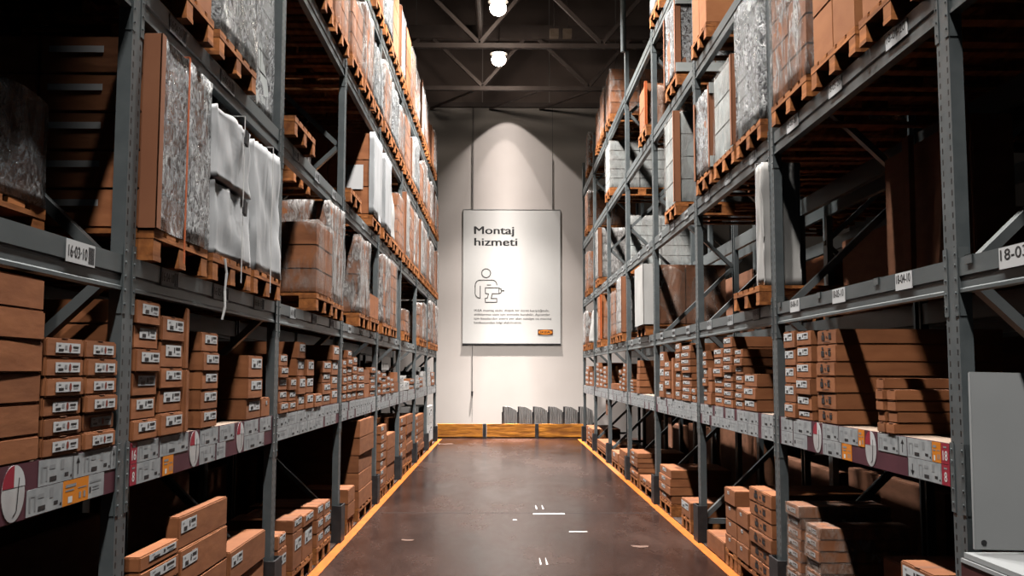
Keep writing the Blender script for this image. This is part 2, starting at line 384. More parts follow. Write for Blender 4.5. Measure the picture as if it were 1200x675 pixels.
STACKS = [
    ('L', 1, -1, 2.62, 3.468, 1.365, [0.091, 0.116, 0.108, 0.117, 0.109, 0.119], -1.617, 0.6, 'plain'),
    ('L', 1, -1, 3.481, 3.805, 1.365, [0.072, 0.072, 0.072, 0.072, 0.072, 0.072], -1.617, 0.62, 'logo'),
    ('L', 1, -1, 3.821, 4.134, 1.365, [0.072, 0.072, 0.072, 0.072, 0.072, 0.072], -1.617, 0.62, 'logo'),
    ('L', 1, 0, 4.313, 4.624, 1.365, [0.093, 0.104, 0.108, 0.105, 0.109, 0.11], -1.617, 0.6, 'label'),
    ('L', 1, 0, 4.653, 4.991, 1.365, [0.109, 0.116, 0.101, 0.129, 0.122], -1.617, 0.6, 'label'),
    ('L', 1, 0, 5.002, 5.065, 1.365, [0.331, 0.327], -1.617, 0.55, 'tall'),
    ('L', 1, 0, 5.278, 5.591, 1.365, [0.1, 0.109, 0.101, 0.105, 0.11], -1.617, 0.5, 'label'),
    ('L', 1, 0, 6.22, 6.603, 1.365, [0.133, 0.134, 0.146], -1.617, 0.55, 'label'),
    ('L', 1, 0, 6.626, 6.881, 1.365, [0.133], -1.617, 0.5, 'tape'),
    ('L', 1, 1, 7.116, 7.411, 1.365, [0.083, 0.086, 0.092, 0.086, 0.093], -1.617, 0.5, 'label'),
    ('L', 1, 1, 7.441, 7.71, 1.365, [0.079, 0.084, 0.097], -1.617, 0.5, 'label'),
    ('L', 1, 1, 7.742, 8.038, 1.365, [0.124, 0.147, 0.141, 0.135], -1.617, 0.7, 'label'),
    ('L', 1, 1, 8.065, 8.39, 1.365, [0.13, 0.14, 0.14], -1.617, 0.6, 'label'),
    ('L', 1, 1, 8.428, 8.784, 1.365, [0.115], -1.617, 0.5, 'label'),
    ('L', 1, 1, 8.846, 9.263, 1.365, [0.097, 0.107, 0.092, 0.108], -1.617, 0.7, 'label'),
    ('L', 1, 1, 9.299, 9.67, 1.365, [0.143, 0.129, 0.145, 0.146], -1.617, 0.6, 'label'),
    ('L', 1, 2, 9.822, 10.158, 1.365, [0.086, 0.086, 0.086, 0.086, 0.086], -1.617, 0.4, 'label'),
    ('L', 1, 2, 10.191, 10.513, 1.365, [0.089, 0.089, 0.089, 0.089, 0.089, 0.089], -1.617, 0.5, 'label'),
    ('L', 1, 2, 10.548, 10.88, 1.365, [0.094, 0.094, 0.094, 0.094, 0.094], -1.617, 0.5, 'label'),
    ('L', 1, 2, 10.918, 11.454, 1.365, [0.09, 0.09, 0.09, 0.09], -1.617, 0.5, 'label'),
    ('L', 1, 2, 11.496, 11.96, 1.365, [0.167, 0.167], -1.617, 0.5, 'plain'),
    ('L', 1, 2, 12.006, 12.48, 1.365, [0.073, 0.073, 0.073, 0.073, 0.073], -1.617, 0.5, 'label'),
    ('L', 1, 3, 12.666, 13.056, 1.365, [0.081, 0.081, 0.081, 0.081], -1.617, 0.5, 'label'),
    ('L', 1, 3, 13.111, 13.628, 1.365, [0.073, 0.073, 0.073, 0.073], -1.617, 0.5, 'label'),
    ('L', 1, 3, 13.688, 14.113, 1.365, [0.081, 0.081, 0.081], -1.617, 0.5, 'label'),
    ('L', 1, 3, 14.156, 14.588, 1.365, [0.072, 0.072, 0.072], -1.617, 0.5, 'label'),
    ('L', 1, 3, 14.645, 15.169, 1.365, [0.151, 0.151], -1.617, 0.5, 'plain'),
    ('L', 1, 4, 15.433, 16.156, 1.365, [0.118, 0.118], -1.617, 0.5, 'white'),
    ('L', 1, 4, 16.226, 16.965, 1.365, [0.147], -1.617, 0.5, 'white'),
    ('L', 1, 4, 17.042, 17.859, 1.365, [0.092, 0.092], -1.617, 0.5, 'label'),
    ('L', 1, 5, 18.209, 19.047, 1.365, [0.08, 0.08, 0.08], -1.617, 0.5, 'white'),
    ('L', 1, 5, 19.145, 19.966, 1.365, [0.093, 0.093], -1.617, 0.5, 'label'),
    ('L', 1, 5, 20.052, 20.699, 1.365, [0.106, 0.106, 0.106], -1.617, 0.5, 'white'),
    ('L', 1, 6, 21.097, 22.1, 1.365, [0.103, 0.103, 0.103, 0.103], -1.617, 0.5, 'white'),
    ('L', 1, 6, 22.232, 23.202, 1.365, [0.15, 0.15], -1.617, 0.5, 'label'),
    ('L', 0, 0, 4.414, 4.932, 0.145, [0.407, 0.128, 0.103, 0.07], -1.601, 0.08, 'label'),
    ('L', 0, 0, 4.967, 5.814, 0.145, [0.266, 0.186, 0.187, 0.163], -1.601, 0.07, 'label'),
    ('L', 0, 0, 5.849, 6.715, 0.145, [0.28, 0.191], -1.601, 0.16, 'label'),
    ('L', 0, 1, 7.139, 7.416, 0.145, [0.244, 0.102], -1.601, 0.5, 'label'),
    ('L', 0, 1, 7.622, 7.972, 0.145, [0.285, 0.103], -1.601, 0.5, 'label'),
    ('L', 0, 1, 8.006, 8.43, 0.145, [0.27, 0.095], -1.601, 0.5, 'label'),
    ('L', 0, 1, 8.621, 8.925, 0.145, [0.119, 0.119, 0.119], -1.601, 0.6, 'label'),
    ('L', 0, 1, 8.946, 9.296, 0.145, [0.114, 0.114, 0.114], -1.601, 0.6, 'label'),
    ('L', 0, 2, 10.251, 10.715, 0.145, [0.154, 0.154], -1.601, 0.5, 'plain'),
    ('L', 0, 2, 11.06, 12.205, 0.145, [0.196, 0.196, 0.196, 0.196, 0.196], -1.601, 0.9, 'plain'),
    ('L', 0, 3, 13.005, 13.637, 0.145, [0.116, 0.116, 0.116, 0.116, 0.116, 0.116, 0.116], -1.601, 0.6, 'label'),
    ('L', 0, 3, 13.727, 14.682, 0.145, [0.215, 0.215, 0.215], -1.601, 0.8, 'plain'),
    ('L', 0, 4, 15.533, 16.346, 0.145, [0.133, 0.133, 0.133, 0.133, 0.133, 0.133], -1.601, 0.6, 'label'),
    ('L', 0, 4, 16.447, 17.492, 0.145, [0.159, 0.159, 0.159, 0.159, 0.159], -1.601, 0.6, 'plain'),
    ('L', 0, 5, 18.35, 20.023, 0.145, [0.116, 0.116, 0.116, 0.116, 0.116, 0.116], -1.601, 0.6, 'label'),
    ('L', 0, 6, 21.038, 22.566, 0.145, [0.387, 0.387], -1.601, 0.6, 'white'),
    ('R', 1, 0, 4.901, 5.027, 1.365, [0.056, 0.056, 0.056, 0.056], 1.967, 1.0, 'plain'),
    ('R', 1, 0, 5.038, 5.153, 1.365, [0.056, 0.056, 0.056, 0.056, 0.056], 1.967, 1.0, 'plain'),
    ('R', 1, 0, 5.764, 6.123, 1.365, [0.087, 0.1, 0.1, 0.086, 0.106, 0.091], 1.967, 1.0, 'print'),
    ('R', 1, 0, 6.224, 6.543, 1.365, [0.062, 0.102, 0.108, 0.103, 0.109, 0.098], 1.967, 0.8, 'label'),
    ('R', 1, 0, 6.564, 6.836, 1.365, [0.104, 0.131, 0.119, 0.12, 0.12], 1.967, 0.8, 'label'),
    ('R', 1, 1, 7.58, 7.985, 1.365, [0.094, 0.099, 0.106], 1.967, 0.8, 'label'),
    ('R', 1, 1, 8.016, 8.293, 1.365, [0.072, 0.072, 0.072, 0.072, 0.072, 0.072, 0.072], 1.967, 0.9, 'label'),
    ('R', 1, 1, 8.366, 8.709, 1.365, [0.079, 0.073, 0.073, 0.08, 0.073, 0.073, 0.073, 0.095], 1.967, 0.9, 'label'),
    ('R', 1, 1, 8.742, 9.113, 1.365, [0.088, 0.088, 0.088, 0.088, 0.088, 0.088], 1.967, 0.8, 'label'),
    ('R', 1, 1, 9.206, 9.39, 1.365, [0.119, 0.112, 0.128], 1.967, 0.4, 'plain'),
    ('R', 1, 1, 9.421, 9.614, 1.365, [0.086, 0.086, 0.086, 0.086, 0.086, 0.086], 1.967, 0.5, 'label'),
    ('R', 1, 2, 9.957, 10.182, 1.365, [0.073, 0.073], 1.967, 0.5, 'label'),
    ('R', 1, 2, 10.219, 10.739, 1.365, [0.075, 0.075, 0.075, 0.075, 0.075, 0.075, 0.075, 0.075], 1.967, 0.6, 'label'),
    ('R', 1, 2, 10.806, 11.137, 1.365, [0.108, 0.108, 0.108, 0.108, 0.108, 0.108], 1.967, 0.6, 'label'),
    ('R', 1, 2, 11.231, 11.372, 1.365, [0.477], 1.967, 0.5, 'tall'),
    ('R', 1, 2, 11.447, 11.838, 1.365, [0.11, 0.11, 0.11, 0.11], 1.967, 0.5, 'label'),
    ('R', 1, 2, 11.894, 12.256, 1.365, [0.187, 0.187, 0.187], 1.967, 0.5, 'label'),
    ('R', 1, 3, 14.049, 14.362, 1.365, [0.096, 0.096, 0.096, 0.096, 0.096], 1.967, 0.9, 'plain'),
    ('R', 1, 3, 14.69, 15.063, 1.365, [0.049, 0.049, 0.049, 0.049], 1.967, 0.5, 'label'),
    ('R', 1, 4, 15.659, 16.037, 1.365, [0.074, 0.074, 0.074, 0.074, 0.074, 0.074], 1.967, 0.5, 'label'),
    ('R', 1, 4, 16.141, 16.507, 1.365, [0.088, 0.088, 0.088, 0.088], 1.967, 0.5, 'label'),
    ('R', 1, 4, 16.764, 17.824, 1.365, [0.105], 1.967, 0.5, 'plain'),
    ('R', 1, 5, 18.512, 19.06, 1.365, [0.084, 0.084, 0.084, 0.084, 0.084], 1.967, 0.5, 'label'),
    ('R', 1, 5, 19.222, 19.813, 1.365, [0.094, 0.094, 0.094, 0.094], 1.967, 0.5, 'label'),
    ('R', 1, 5, 19.918, 20.517, 1.365, [0.1, 0.1, 0.1, 0.1, 0.1], 1.967, 0.5, 'label'),
    ('R', 1, 6, 21.352, 22.171, 1.365, [0.103, 0.103, 0.103], 1.967, 0.5, 'label'),
    ('R', 1, 6, 22.324, 23.126, 1.365, [0.111, 0.111, 0.111, 0.111], 1.967, 0.5, 'label'),
    ('R', 0, 0, 4.496, 4.88, 0.145, [0.266, 0.204, 0.144], 1.951, 0.8, 'label'),
    ('R', 0, 0, 6.095, 6.38, 0.145, [0.146, 0.072, 0.072, 0.069, 0.069, 0.07, 0.07], 1.951, 0.6, 'wraplabel'),
    ('R', 0, 0, 6.479, 6.793, 0.145, [0.145, 0.071, 0.071, 0.071, 0.071, 0.071, 0.072, 0.077], 1.951, 0.6, 'wraplabel'),
    ('R', 0, 1, 7.129, 7.82, 0.145, [0.106, 0.106, 0.106, 0.106, 0.106, 0.106], 1.951, 0.8, 'print'),
    ('R', 0, 1, 7.847, 8.241, 0.145, [0.137, 0.137, 0.137], 1.951, 0.5, 'tape'),
    ('R', 0, 1, 8.271, 8.678, 0.145, [0.133, 0.133, 0.133, 0.133], 1.951, 0.6, 'tape'),
    ('R', 0, 1, 8.738, 9.498, 0.005, [0.169], 1.951, 0.4, 'plain'),
    ('R', 0, 2, 10.255, 10.789, 0.145, [0.173], 1.951, 0.5, 'label'),
    ('R', 0, 2, 11.44, 12.273, 0.145, [0.098, 0.098, 0.098, 0.098], 1.951, 0.7, 'label'),
    ('R', 0, 3, 12.864, 14.059, 0.145, [0.074], 1.951, 0.5, 'label'),
    ('R', 0, 3, 14.236, 15.069, 0.145, [0.071, 0.071, 0.071, 0.071, 0.071], 1.951, 0.7, 'label'),
    ('R', 0, 4, 15.556, 16.521, 0.145, [0.129, 0.129], 1.951, 0.6, 'plain'),
    ('R', 0, 4, 16.643, 17.615, 0.145, [0.15], 1.951, 0.6, 'label'),
    ('R', 0, 5, 18.48, 20.309, 0.145, [0.079, 0.079], 1.951, 0.6, 'plain'),
    ('R', 0, 6, 21.167, 22.886, 0.145, [0.1, 0.1, 0.1], 1.951, 0.6, 'label'),
]

CARDS = {
   ('L', -1): [('disc', 3.219, 3.372, 'b'), ('card', 3.47, 3.742, 'u'), ('arrow', 3.742, 3.825, 'u'), ('card', 3.825, 4.096, 'u'), ('arrow', 4.096, 4.172, 'u'), ('card', 3.39, 3.663, 'l'), ('orange', 3.663, 3.887, 'l'), ('note', 3.887, 4.035, 'l')],
   ('L', 0): [('red', 4.314, 4.389, 'u'), ('red', 4.314, 4.389, 'l'), ('card', 4.394, 4.658, 'u'), ('card', 4.681, 5.096, 'u'), ('card', 4.394, 4.693, 'l'), ('orange', 4.728, 4.874, 'l'), ('disc', 5.124, 5.281, 'b'), ('card', 5.296, 5.627, 'u'), ('card', 5.661, 5.964, 'u'), ('card', 5.296, 5.577, 'l'), ('note', 5.61, 5.782, 'l'), ('disc', 6.021, 6.179, 'b'), ('card', 6.199, 6.543, 'u'), ('card', 6.589, 6.902, 'u'), ('card', 6.199, 6.706, 'l')],
   ('R', 0): [('red', 4.33, 4.409, 'u'), ('red', 4.33, 4.409, 'l'), ('orange', 4.414, 4.501, 'u'), ('card', 4.506, 4.775, 'u'), ('card', 4.414, 4.668, 'l'), ('arrow', 4.672, 4.775, 'l'), ('arrow', 4.786, 4.883, 'u'), ('card', 4.889, 5.149, 'u'), ('disc', 5.178, 5.331, 'b'), ('orange', 5.343, 5.433, 'u'), ('card', 5.439, 5.742, 'u'), ('card', 5.756, 6.04, 'u'), ('orange', 5.545, 5.699, 'l'), ('card', 5.713, 6.04, 'l'), ('disc', 6.064, 6.222, 'b'), ('card', 6.257, 6.642, 'u'), ('card', 6.661, 6.936, 'u'), ('note', 6.353, 6.642, 'l'), ('card', 6.661, 6.936, 'l')],
}
TAGS = [
   ('L',2,3.609,3.859),
   ('L',2,4.616,4.86),
   ('L',2,5.45,5.757),
   ('L',2,6.352,6.626),
   ('R',2,3.436,3.826),
   ('R',2,4.656,4.85),
   ('R',2,5.578,5.789),
   ('R',2,6.445,6.648),
   ('L',3,4.618,4.861),
   ('L',3,5.48,5.766),
   ('R',3,4.612,4.878),
   ('R',3,5.538,5.762),
   ('R',3,6.378,6.633),
]
# ------------------------------------------------------------------ room
def structure(name, mb, mat):
    return tag(mb.build(name, mat), kind='structure')
mb = MB(); mb.box(-9, 9, -8, WALL_Y + .2, -.2, 0); structure('floor', mb, M['floor'])
mb = MB(); mb.box(-9, 9, WALL_Y, WALL_Y + .2, 0, 12); structure('wall_back', mb, M['wall'])
mb = MB(); mb.box(-9.2, -9, -8, WALL_Y + .2, 0, 12); structure('wall_left', mb, M['side_wall'])
mb = MB(); mb.box(9, 9.2, -8, WALL_Y + .2, 0, 12); structure('wall_right', mb, M['side_wall'])
mb = MB(); mb.box(-9.2, 9.2, -8, WALL_Y + .2, 12, 12.2); structure('ceiling', mb, M['roof'])
mb = MB(); mb.box(-9, 9, WALL_Y - .08, WALL_Y - .002, 8.56, 8.68); structure('trim_1', mb, M['roof_steel'])
# upper end wall above the rail: jointed panels, lamp cut-off shade painted dark
mb = MB()
for i in range(12):
    x = -9.3 + i * 1.75
    mb.box(max(-8.99, x + .012), min(8.99, x + 1.74), WALL_Y - .03, WALL_Y - .002, 8.68, 11.99)
structure('wall_upper', mb, noisy('shaded_wall_panel', (.20, .15, .135), (.26, .20, .18), 1, .8))
mb = MB()
for x in (-.78, 1.28):
    mb.box(x, x + .010, WALL_Y - .004, WALL_Y - .001, 5.0 if x > 0 else .4, 8.56)
structure('trim_2', mb, M['seam'])
for i, (x0, x1) in enumerate(((-1.60, -1.512), (1.872, 1.960))):
    mb = MB(); mb.box(x0, x1, .6, 24.55, .0008, .0028)
    structure('floor_marking', mb, M['yellow'])
mb = MB(); mb.box(-1.50, 1.86, 11.78, 11.795, .0005, .0012); structure('floor_joint', mb, M['steel_dark'])
mb = MB(); mb.box(-2.9, XL - .0, .5, 24.6, .0005, .004); mb.box(XR + .0, 3.2, .5, 24.6, .0005, .004); structure('floor_strip', mb, M['concrete_kerb'])

# white tape scraps on the floor
for pts, lab in (((.363, .743, 11.66, 11.76), 'long white tape strip lying across the floor joint'),
                 ((.70, .90, 10.39, 10.44), 'short white paper scrap near the long tape strip'),
                 ((.41, .432, 12.1, 12.45), 'short white lengthwise dash, first of the far pair'),
                 ((.49, .512, 12.1, 12.45), 'short white lengthwise dash, second of the far pair'),
                 ((.33, .347, 8.66, 8.98), 'short white lengthwise dash, first of the pair nearest camera'),
                 ((.385, .402, 8.66, 8.98), 'short white lengthwise dash, second of the pair nearest camera'),
                 ((.12, .17, 11.2, 11.27), 'tiny white paper chip on the aisle floor')):
    x0, x1, y0, y1 = pts
    m_ = MB(); m_.prism([(x0, y0, .001), (x1, y0 + .01, .001), (x1 - .01, y1, .001), (x0 + .004, y1 - .006, .001)], (0, 0, .0015))
    tag(m_.build('tape_strip', M['white']), lab, 'tape')
for (x, y, s), lab in (((1.32, 9.55, .09), 'crumpled brown paper scrap on right side of aisle floor'), ((-1.35, 22.9, .2), 'flat dark stick lying by the far left end of the aisle'), ((-.95, 9.9, .07), 'brown leaf of paper on left side of aisle floor')):
    m_ = MB(); k = 9
    pts = [(x + s * (1 + .5 * math.sin(i * 2.4)) * math.cos(i * 2 * math.pi / k), y + s * .6 * (1 + .5 * math.cos(i * 1.7)) * math.sin(i * 2 * math.pi / k), .002) for i in range(k)]
    m_.prism(pts, (0, 0, .002)); tag(m_.build('paper_scrap', M['scrap']), lab, 'paper scrap')

# ------------------------------------------------------------------ racks
def rack_profile(X, sg, z0, z1):
    """beam section with a shallow groove and a lower lip, outer face at X"""
    h = z1 - z0; d = -sg
    P = [(0, 0), (0, .014), (.007, .02), (.007, .40 * h), (.012, .42 * h), (.012, .45 * h), (.0, .48 * h), (0, h), (.05, h), (.05, 0)]
    return [(X + d * a, z0 + b) for a, b in P]

def make_rack(side):
    sg = 1 if side == 'L' else -1
    X, Y0 = (XL, YL) if side == 'L' else (XR, YR)
    sd = 'left' if side == 'L' else 'right'
    root = empty('pallet_rack', (X, Y0, 0), f'long grey steel pallet rack lining the {sd} side of the aisle', 'rack')
    L_ = lambda x, y, z: (x - X, y - Y0, z)          # world -> rack
    def prt(mb, name, mat, parent=root, org=(X, Y0, 0)):
        me = mb.mesh(name, mat)
        ox, oy, oz = org
        me.transform(Matrix.Translation((-ox, -oy, -oz)))
        o = link(name, me, parent)
        px, py, pz = parent.get('_o', (X, Y0, 0)) if parent is not root else (X, Y0, 0)
        o.location = (ox - px, oy - py, oz - pz)
        return o
    # posts share one mesh: C channel, web towards the aisle, lips at the back
    pts = [(0, 0), (0, PW), (-sg * PD, PW), (-sg * PD, PW - .028), (-sg * (PD - .005), PW - .028), (-sg * (PD - .005), PW - .005), (-sg * .005, PW - .005),
           (-sg * .005, .005), (-sg * (PD - .005), .005), (-sg * (PD - .005), .028), (-sg * PD, .028), (-sg * PD, 0)]
    mb = MB(); mb.prism([(a, b, 0) for a, b in pts], (0, 0, 6.85)); post_me = mb.mesh('upright_post', M['post'])
    mb = MB(); mb.prism([(-a, b, 0) for a, b in pts], (0, 0, 6.85)); rear_me = mb.mesh('rear_post', M['post'])
    mb = MB(); mb.box(-.10 if sg > 0 else -.02, .02 if sg > 0 else .10, -.03, PW + .03, 0, .012); foot_me = mb.mesh('base_plate', M['steel_dark'])
    mb = MB(); g = .012                                # folded guard round the foot of the post
    xa, xb = (-.05, .045) if sg > 0 else (-.045, .05)
    fx0, fx1 = (.033, .045) if sg > 0 else (-.045, -.033)
    mb.box(fx0, fx1, -.04, PW + .04, .0, .36)
    mb.box(xa, xb, -.052, -.04, 0, .36); mb.box(xa, xb, PW + .04, PW + .052, 0, .36)
    guard_me = mb.mesh('post_guard', M['steel_dark'])
    mb = MB(); mb.box(-.012 * 1, .012, 0, .004, 0, .001)
    # connector plate with bolts, seen on both flanks of a post at every beam
    mb = MB()
    for (yy, dy) in ((-.006, .006), (PW, .006)):
        mb.box(min(-sg * .004, -sg * .05), max(-sg * .004, -sg * .05), yy, yy + dy, -.10, .20)
    mb.box(min(sg * .001, sg * .004), max(sg * .001, sg * .004), -.006, .03, -.10, .20); mb.box(min(sg * .001, sg * .004), max(sg * .001, sg * .004), PW - .03, PW + .006, -.10, .20)
    for zz in (-.06, .0, .06, .12, .17):
        for yy in (.012, PW - .012): mb.tube((sg * .004, yy, zz), (sg * .009, yy, zz), .006, 8)
    conn_me = mb.mesh('beam_connector', M['steel'])
    for i in range(-1, 8):
        y = Y0 + i * PITCH
        po = link('upright_post', post_me, root, L_(X, y, 0)); po['_o'] = (X, y, 0)
        link('base_plate', foot_me, po); link('post_guard', guard_me, po)
        for lv, (z0, z1) in LEVELS.items(): link('beam_connector', conn_me, po, (0, 0, z0))
        link('beam_connector', conn_me, po, (0, 0, 1.17))
        xr = X - sg * RD
        link('rear_post', rear_me, root, L_(xr, y, 0))
        # zigzag bracing between the front and the rear post
        z = .25; k = 0
        while z < 6.2:
            za, zb = z, min(z + .93, 6.8)
            a = (X - sg * PD, y + .06, za if k % 2 == 0 else zb); b = (xr + sg * PD, y + .06, zb if k % 2 == 0 else za)
            m_ = MB(); m_.bar(a, b, .045, .06, (0, 1, 0)); prt(m_, 'diagonal_brace', M['steel_brace'])
            z = zb; k += 1
        m_ = MB(); m_.bar((X - sg * PD, y + .06, .2), (xr + sg * PD, y + .06, .2), .04, .05, (0, 0, 1)); prt(m_, 'horizontal_brace', M['steel_brace'])
    for i in range(-1, 7):
        ya, yb = Y0 + i * PITCH + PW + .001, Y0 + (i + 1) * PITCH - .001
        for lv, (z0, z1) in LEVELS.items():
            m_ = MB(); m_.prism([(a, ya, b) for a, b in rack_profile(X - sg * .004, sg, z0, z1)], (0, yb - ya, 0))
            bo = prt(m_, 'load_beam', M['steel'], root, (X, ya, z0)); bo['_o'] = (X, ya, z0)
            m_ = MB(); xr = X - sg * RD; m_.box(min(xr, xr + sg * .05), max(xr, xr + sg * .05), ya, yb, z0, z1); prt(m_, 'rear_beam', M['steel'], root, (xr, ya, z0))
            # location tags, three to a beam
            if lv <= 3:
                known = [t for t in TAGS if t[0] == side and t[1] == lv and ya < t[2] < yb]
                if not known: known = [(side, lv, ya + q * .9, ya + q * .9 + .2) for q in (.35 / .9, 1.35, 2.3)]
                for q, t in enumerate(known):
                    pos = (2 * max(i, 0) + i + q + 4) if i >= 0 else 3
                    pos = 3 if i < 0 else 4 + 3 * i + q
                    sep = '\u00b7' if side == 'L' else '-'
                    txt = f"{'16' if side == 'L' else '18'}{sep}{pos:02d}{sep}{(lv - 1) * 10}"
                    wdt = t[3] - t[2]; m_ = MB(); x_ = X + sg * .0; hh = .085
                    zc = z0 + .062
                    m_.box(min(x_ - sg * .003, x_ + sg * .001), max(x_ - sg * .003, x_ + sg * .001), t[2], t[3], zc, zc + hh, 0)
                    if i <= 1:
                        tw = wdt * (.66 if side == 'L' else .86)
                        org = (x_ + sg * .0018, t[2] + .012, zc + .022) if side == 'L' else (x_ + sg * .0018, t[3] - .012, zc + .034)
                        put_text(m_, txt, org, (0, sg, 0), (0, 0, 1), .045, 1, tw, .015)
                        if side == 'L':
                            yy = t[2] + wdt * .76
                            while yy < t[3] - .012:
                                w_ = RND.choice((.003, .005, .007)); m_.box(x_ + .001, x_ + .0018, yy, yy + w_, zc + .01, zc + hh - .01, 1); yy += w_ + RND.choice((.003, .006))
                    else:
                        m_.box(min(x_ + sg * .001, x_ + sg * .002), max(x_ + sg * .001, x_ + sg * .002), t[2] + .02, t[3] - .02, zc + .025, zc + .06, 1)
                    prt(m_, 'location_tag', [M['label'] if i <= 0 else M['paper'], M['ink']], bo, (x_, (t[2] + t[3]) / 2, zc))
                    if side == 'R' and lv == 2 and i <= 0 and q < 3:   # small clips hooked over the beam's top edge
                        yc = min(yb - .1, t[3] + .22); m_ = MB()
                        m_.box(min(X + sg * .0, X + sg * .004), max(X, X + sg * .004), yc, yc + .06, z1 - .035, z1 + .004)
                        m_.box(min(X + sg * .004, X - sg * .03), max(X + sg * .004, X - sg * .03), yc, yc + .06, z1 + .001, z1 + .004)
                        prt(m_, 'beam_clip', M['steel_brace'], bo, (X, yc, z1))
        # first level: beam, board, price rail
        if side == 'R' and i < 0: continue
        m_ = MB(); m_.box(min(X - sg * .01, X - sg * .06), max(X - sg * .01, X - sg * .06), ya, yb, 1.19, 1.335); prt(m_, 'shelf_beam', M['steel'], root, (X, ya, 1.19))
        m_ = MB(); m_.box(min(X - sg * .012, X - sg * 1.08), max(X - sg * .012, X - sg * 1.08), ya, yb, 1.338, 1.36); prt(m_, 'shelf_board', M['board'], root, (X, ya, 1.338))
        m_ = MB(); xx = X - sg * 1.1; m_.box(min(xx, xx + sg * .05), max(xx, xx + sg * .05), ya, yb, 1.19, 1.335); prt(m_, 'rear_beam', M['steel'], root, (xx, ya, 1.19))
        xf = X - sg * .004
        m_ = MB(); m_.box(min(xf, xf - sg * .005), max(xf, xf - sg * .005), ya, yb, 1.172, 1.363)
        ro = prt(m_, 'price_rail', M['maroon'], root, (X, ya, 1.17)); ro['_o'] = (X, ya, 1.17)
        cards = CARDS.get((side, i))
        if cards is None:
            cards = []; R2 = random.Random(91 + i * 7 + (side == 'R'))
            for row in 'ul':
                y = ya + .03
                while y < yb - .2:
                    w = R2.uniform(.26, .42); w = min(w, yb - .03 - y)
                    cards.append((R2.choice(('card', 'card', 'card', 'note')), y, y + w, row)); y += w + R2.choice((.008, .012, .1))
                    
        for typ, c0, c1, row in cards:
            c0, c1 = max(min(c0, c1), ya + .002), min(max(c0, c1), yb - .002)
            if c1 - c0 < .03: continue
            zl = {'u': 1.269, 'l': 1.175, 'b': 1.173}[row]; hh = .091 if row != 'b' else .187
            x_ = xf + sg * .0002
            m_ = MB(); t = sg * .002
            lo_, hi_ = min(x_, x_ + t), max(x_, x_ + t); xs = x_ + t + sg * .0006
            rv = Vector((0, sg, 0)); ust = c0 if sg > 0 else c1; w = c1 - c0
            def rect(a, b, c, d, mi): m_.quad((xs, ust + sg * a * w, zl + c * hh), rv * (b - a) * w, (0, 0, (d - c) * hh), mi)
            if typ == 'disc':
                r = .094; cy, cz = (c0 + c1) / 2, zl + .095; r_y = (c1 - c0) / 2
                m_.prism([(x_, cy + r_y * math.cos(a), cz + r * math.sin(a)) for a in [2 * math.pi * q / 28 for q in range(28)]], (t, 0, 0), 0)
                arc = [math.pi / 2 + math.pi / 2 * q / 7 for q in range(8)]
                m_.poly([(xs, cy, cz + .02)] + [(xs, cy + sg * r_y * math.cos(a), cz + .02 + (r - .02) * math.sin(a)) for a in arc][::1], 2)
                arc = [math.pi / 2 * q / 7 for q in range(8)]
                m_.poly([(xs, cy, cz + .02)] + [(xs, cy + sg * r_y * math.cos(a), cz + .02 + (r - .02) * math.sin(a)) for a in arc], 4)
                m_.bar((xs + sg * .0004, cy + sg * r_y * .3, cz - .06), (xs + sg * .0004, cy + sg * r_y * .45, cz + .05), .004, .0006, (sg, 0, 0), 1)
                m_.bar((xs + sg * .0004, cy, cz - .075), (xs + sg * .0004, cy + sg * r_y * .3, cz - .06), .003, .0006, (sg, 0, 0), 1)
                prt(m_, 'round_sign', [M['disc'], M['ink'], M['red'], M['ink_soft'], M['label']], ro, (x_, cy, zl)); continue
            m_.box(lo_, hi_, c0, c1, zl, zl + hh, 0)
            if typ == 'red':
                up = row == 'u'
                tx = ('16' if side == 'L' else '18') if up else '8'
                put_text(m_, tx, (xs, (c0 + c1) / 2, zl + .016), rv, (0, 0, 1), .045, 1, .045 if up else .026, .02, True)
                rect(.3, .7, .78, .86, 2)
                o_ = prt(m_, 'number_tag', [M['red'], M['white'], M['ink_soft']], ro, (x_, c0, zl)); o_['label'] = f'dark red tag with white number {tx}'; continue
            if typ == 'arrow':
                rect(.0, .05, .02, .98, 1); rect(.47, .55, .15, .7, 1)
                yy = ust + sg * .51 * w; dn = side == 'R' and row == 'l'
                zt = zl + (.88 if not dn else .1) * hh; zb_ = zl + (.62 if not dn else .36) * hh
                m_.poly([(xs, yy, zt), (xs, yy - sg * .2 * w, zb_), (xs, yy + sg * .2 * w, zb_)], 1)
                prt(m_, 'arrow_card', [M['paper'], M['ink']], ro, (x_, c0, zl)); continue
            if typ == 'orange':
                rect(.1, .5, .72, .84, 1); rect(.1, .42, .56, .62, 1); rect(.58, .92, .58, .62, 1); rect(.2, .36, .08, .34, 2); rect(.62, .7, .16, .42, 1); rect(.8, .88, .16, .42, 1)
                o_ = prt(m_, 'orange_card', [M['orange'], M['ink_soft'], M['white']], ro, (x_, c0, zl)); o_['label'] = 'orange offer card'; continue
            if typ == 'card':
                rect(.06, .10, .15, .7, 2); rect(.2, .24, .15, .7, 2); rect(.06, .24, .7, .76, 2); rect(.3, .46, .6, .76, 2); rect(.3, .5, .12, .3, 1); rect(.74, .86, .2, .34, 1); rect(.92, .97, .12, .22, 1); rect(.97, .985, .05, .95, 2); rect(.62, .72, .5, .9, 2)
            else:
                rect(.08, .8, .66, .74, 2); rect(.25, .7, .46, .5, 2); rect(.25, .7, .34, .38, 2); rect(.06, .16, .25, .5, 1)
            prt(m_, 'price_card', [M['paper'], M['ink'], M['ink_soft']], ro, (x_, c0, zl))
    return root
RACK_L = make_rack('L'); RACK_R = make_rack('R')

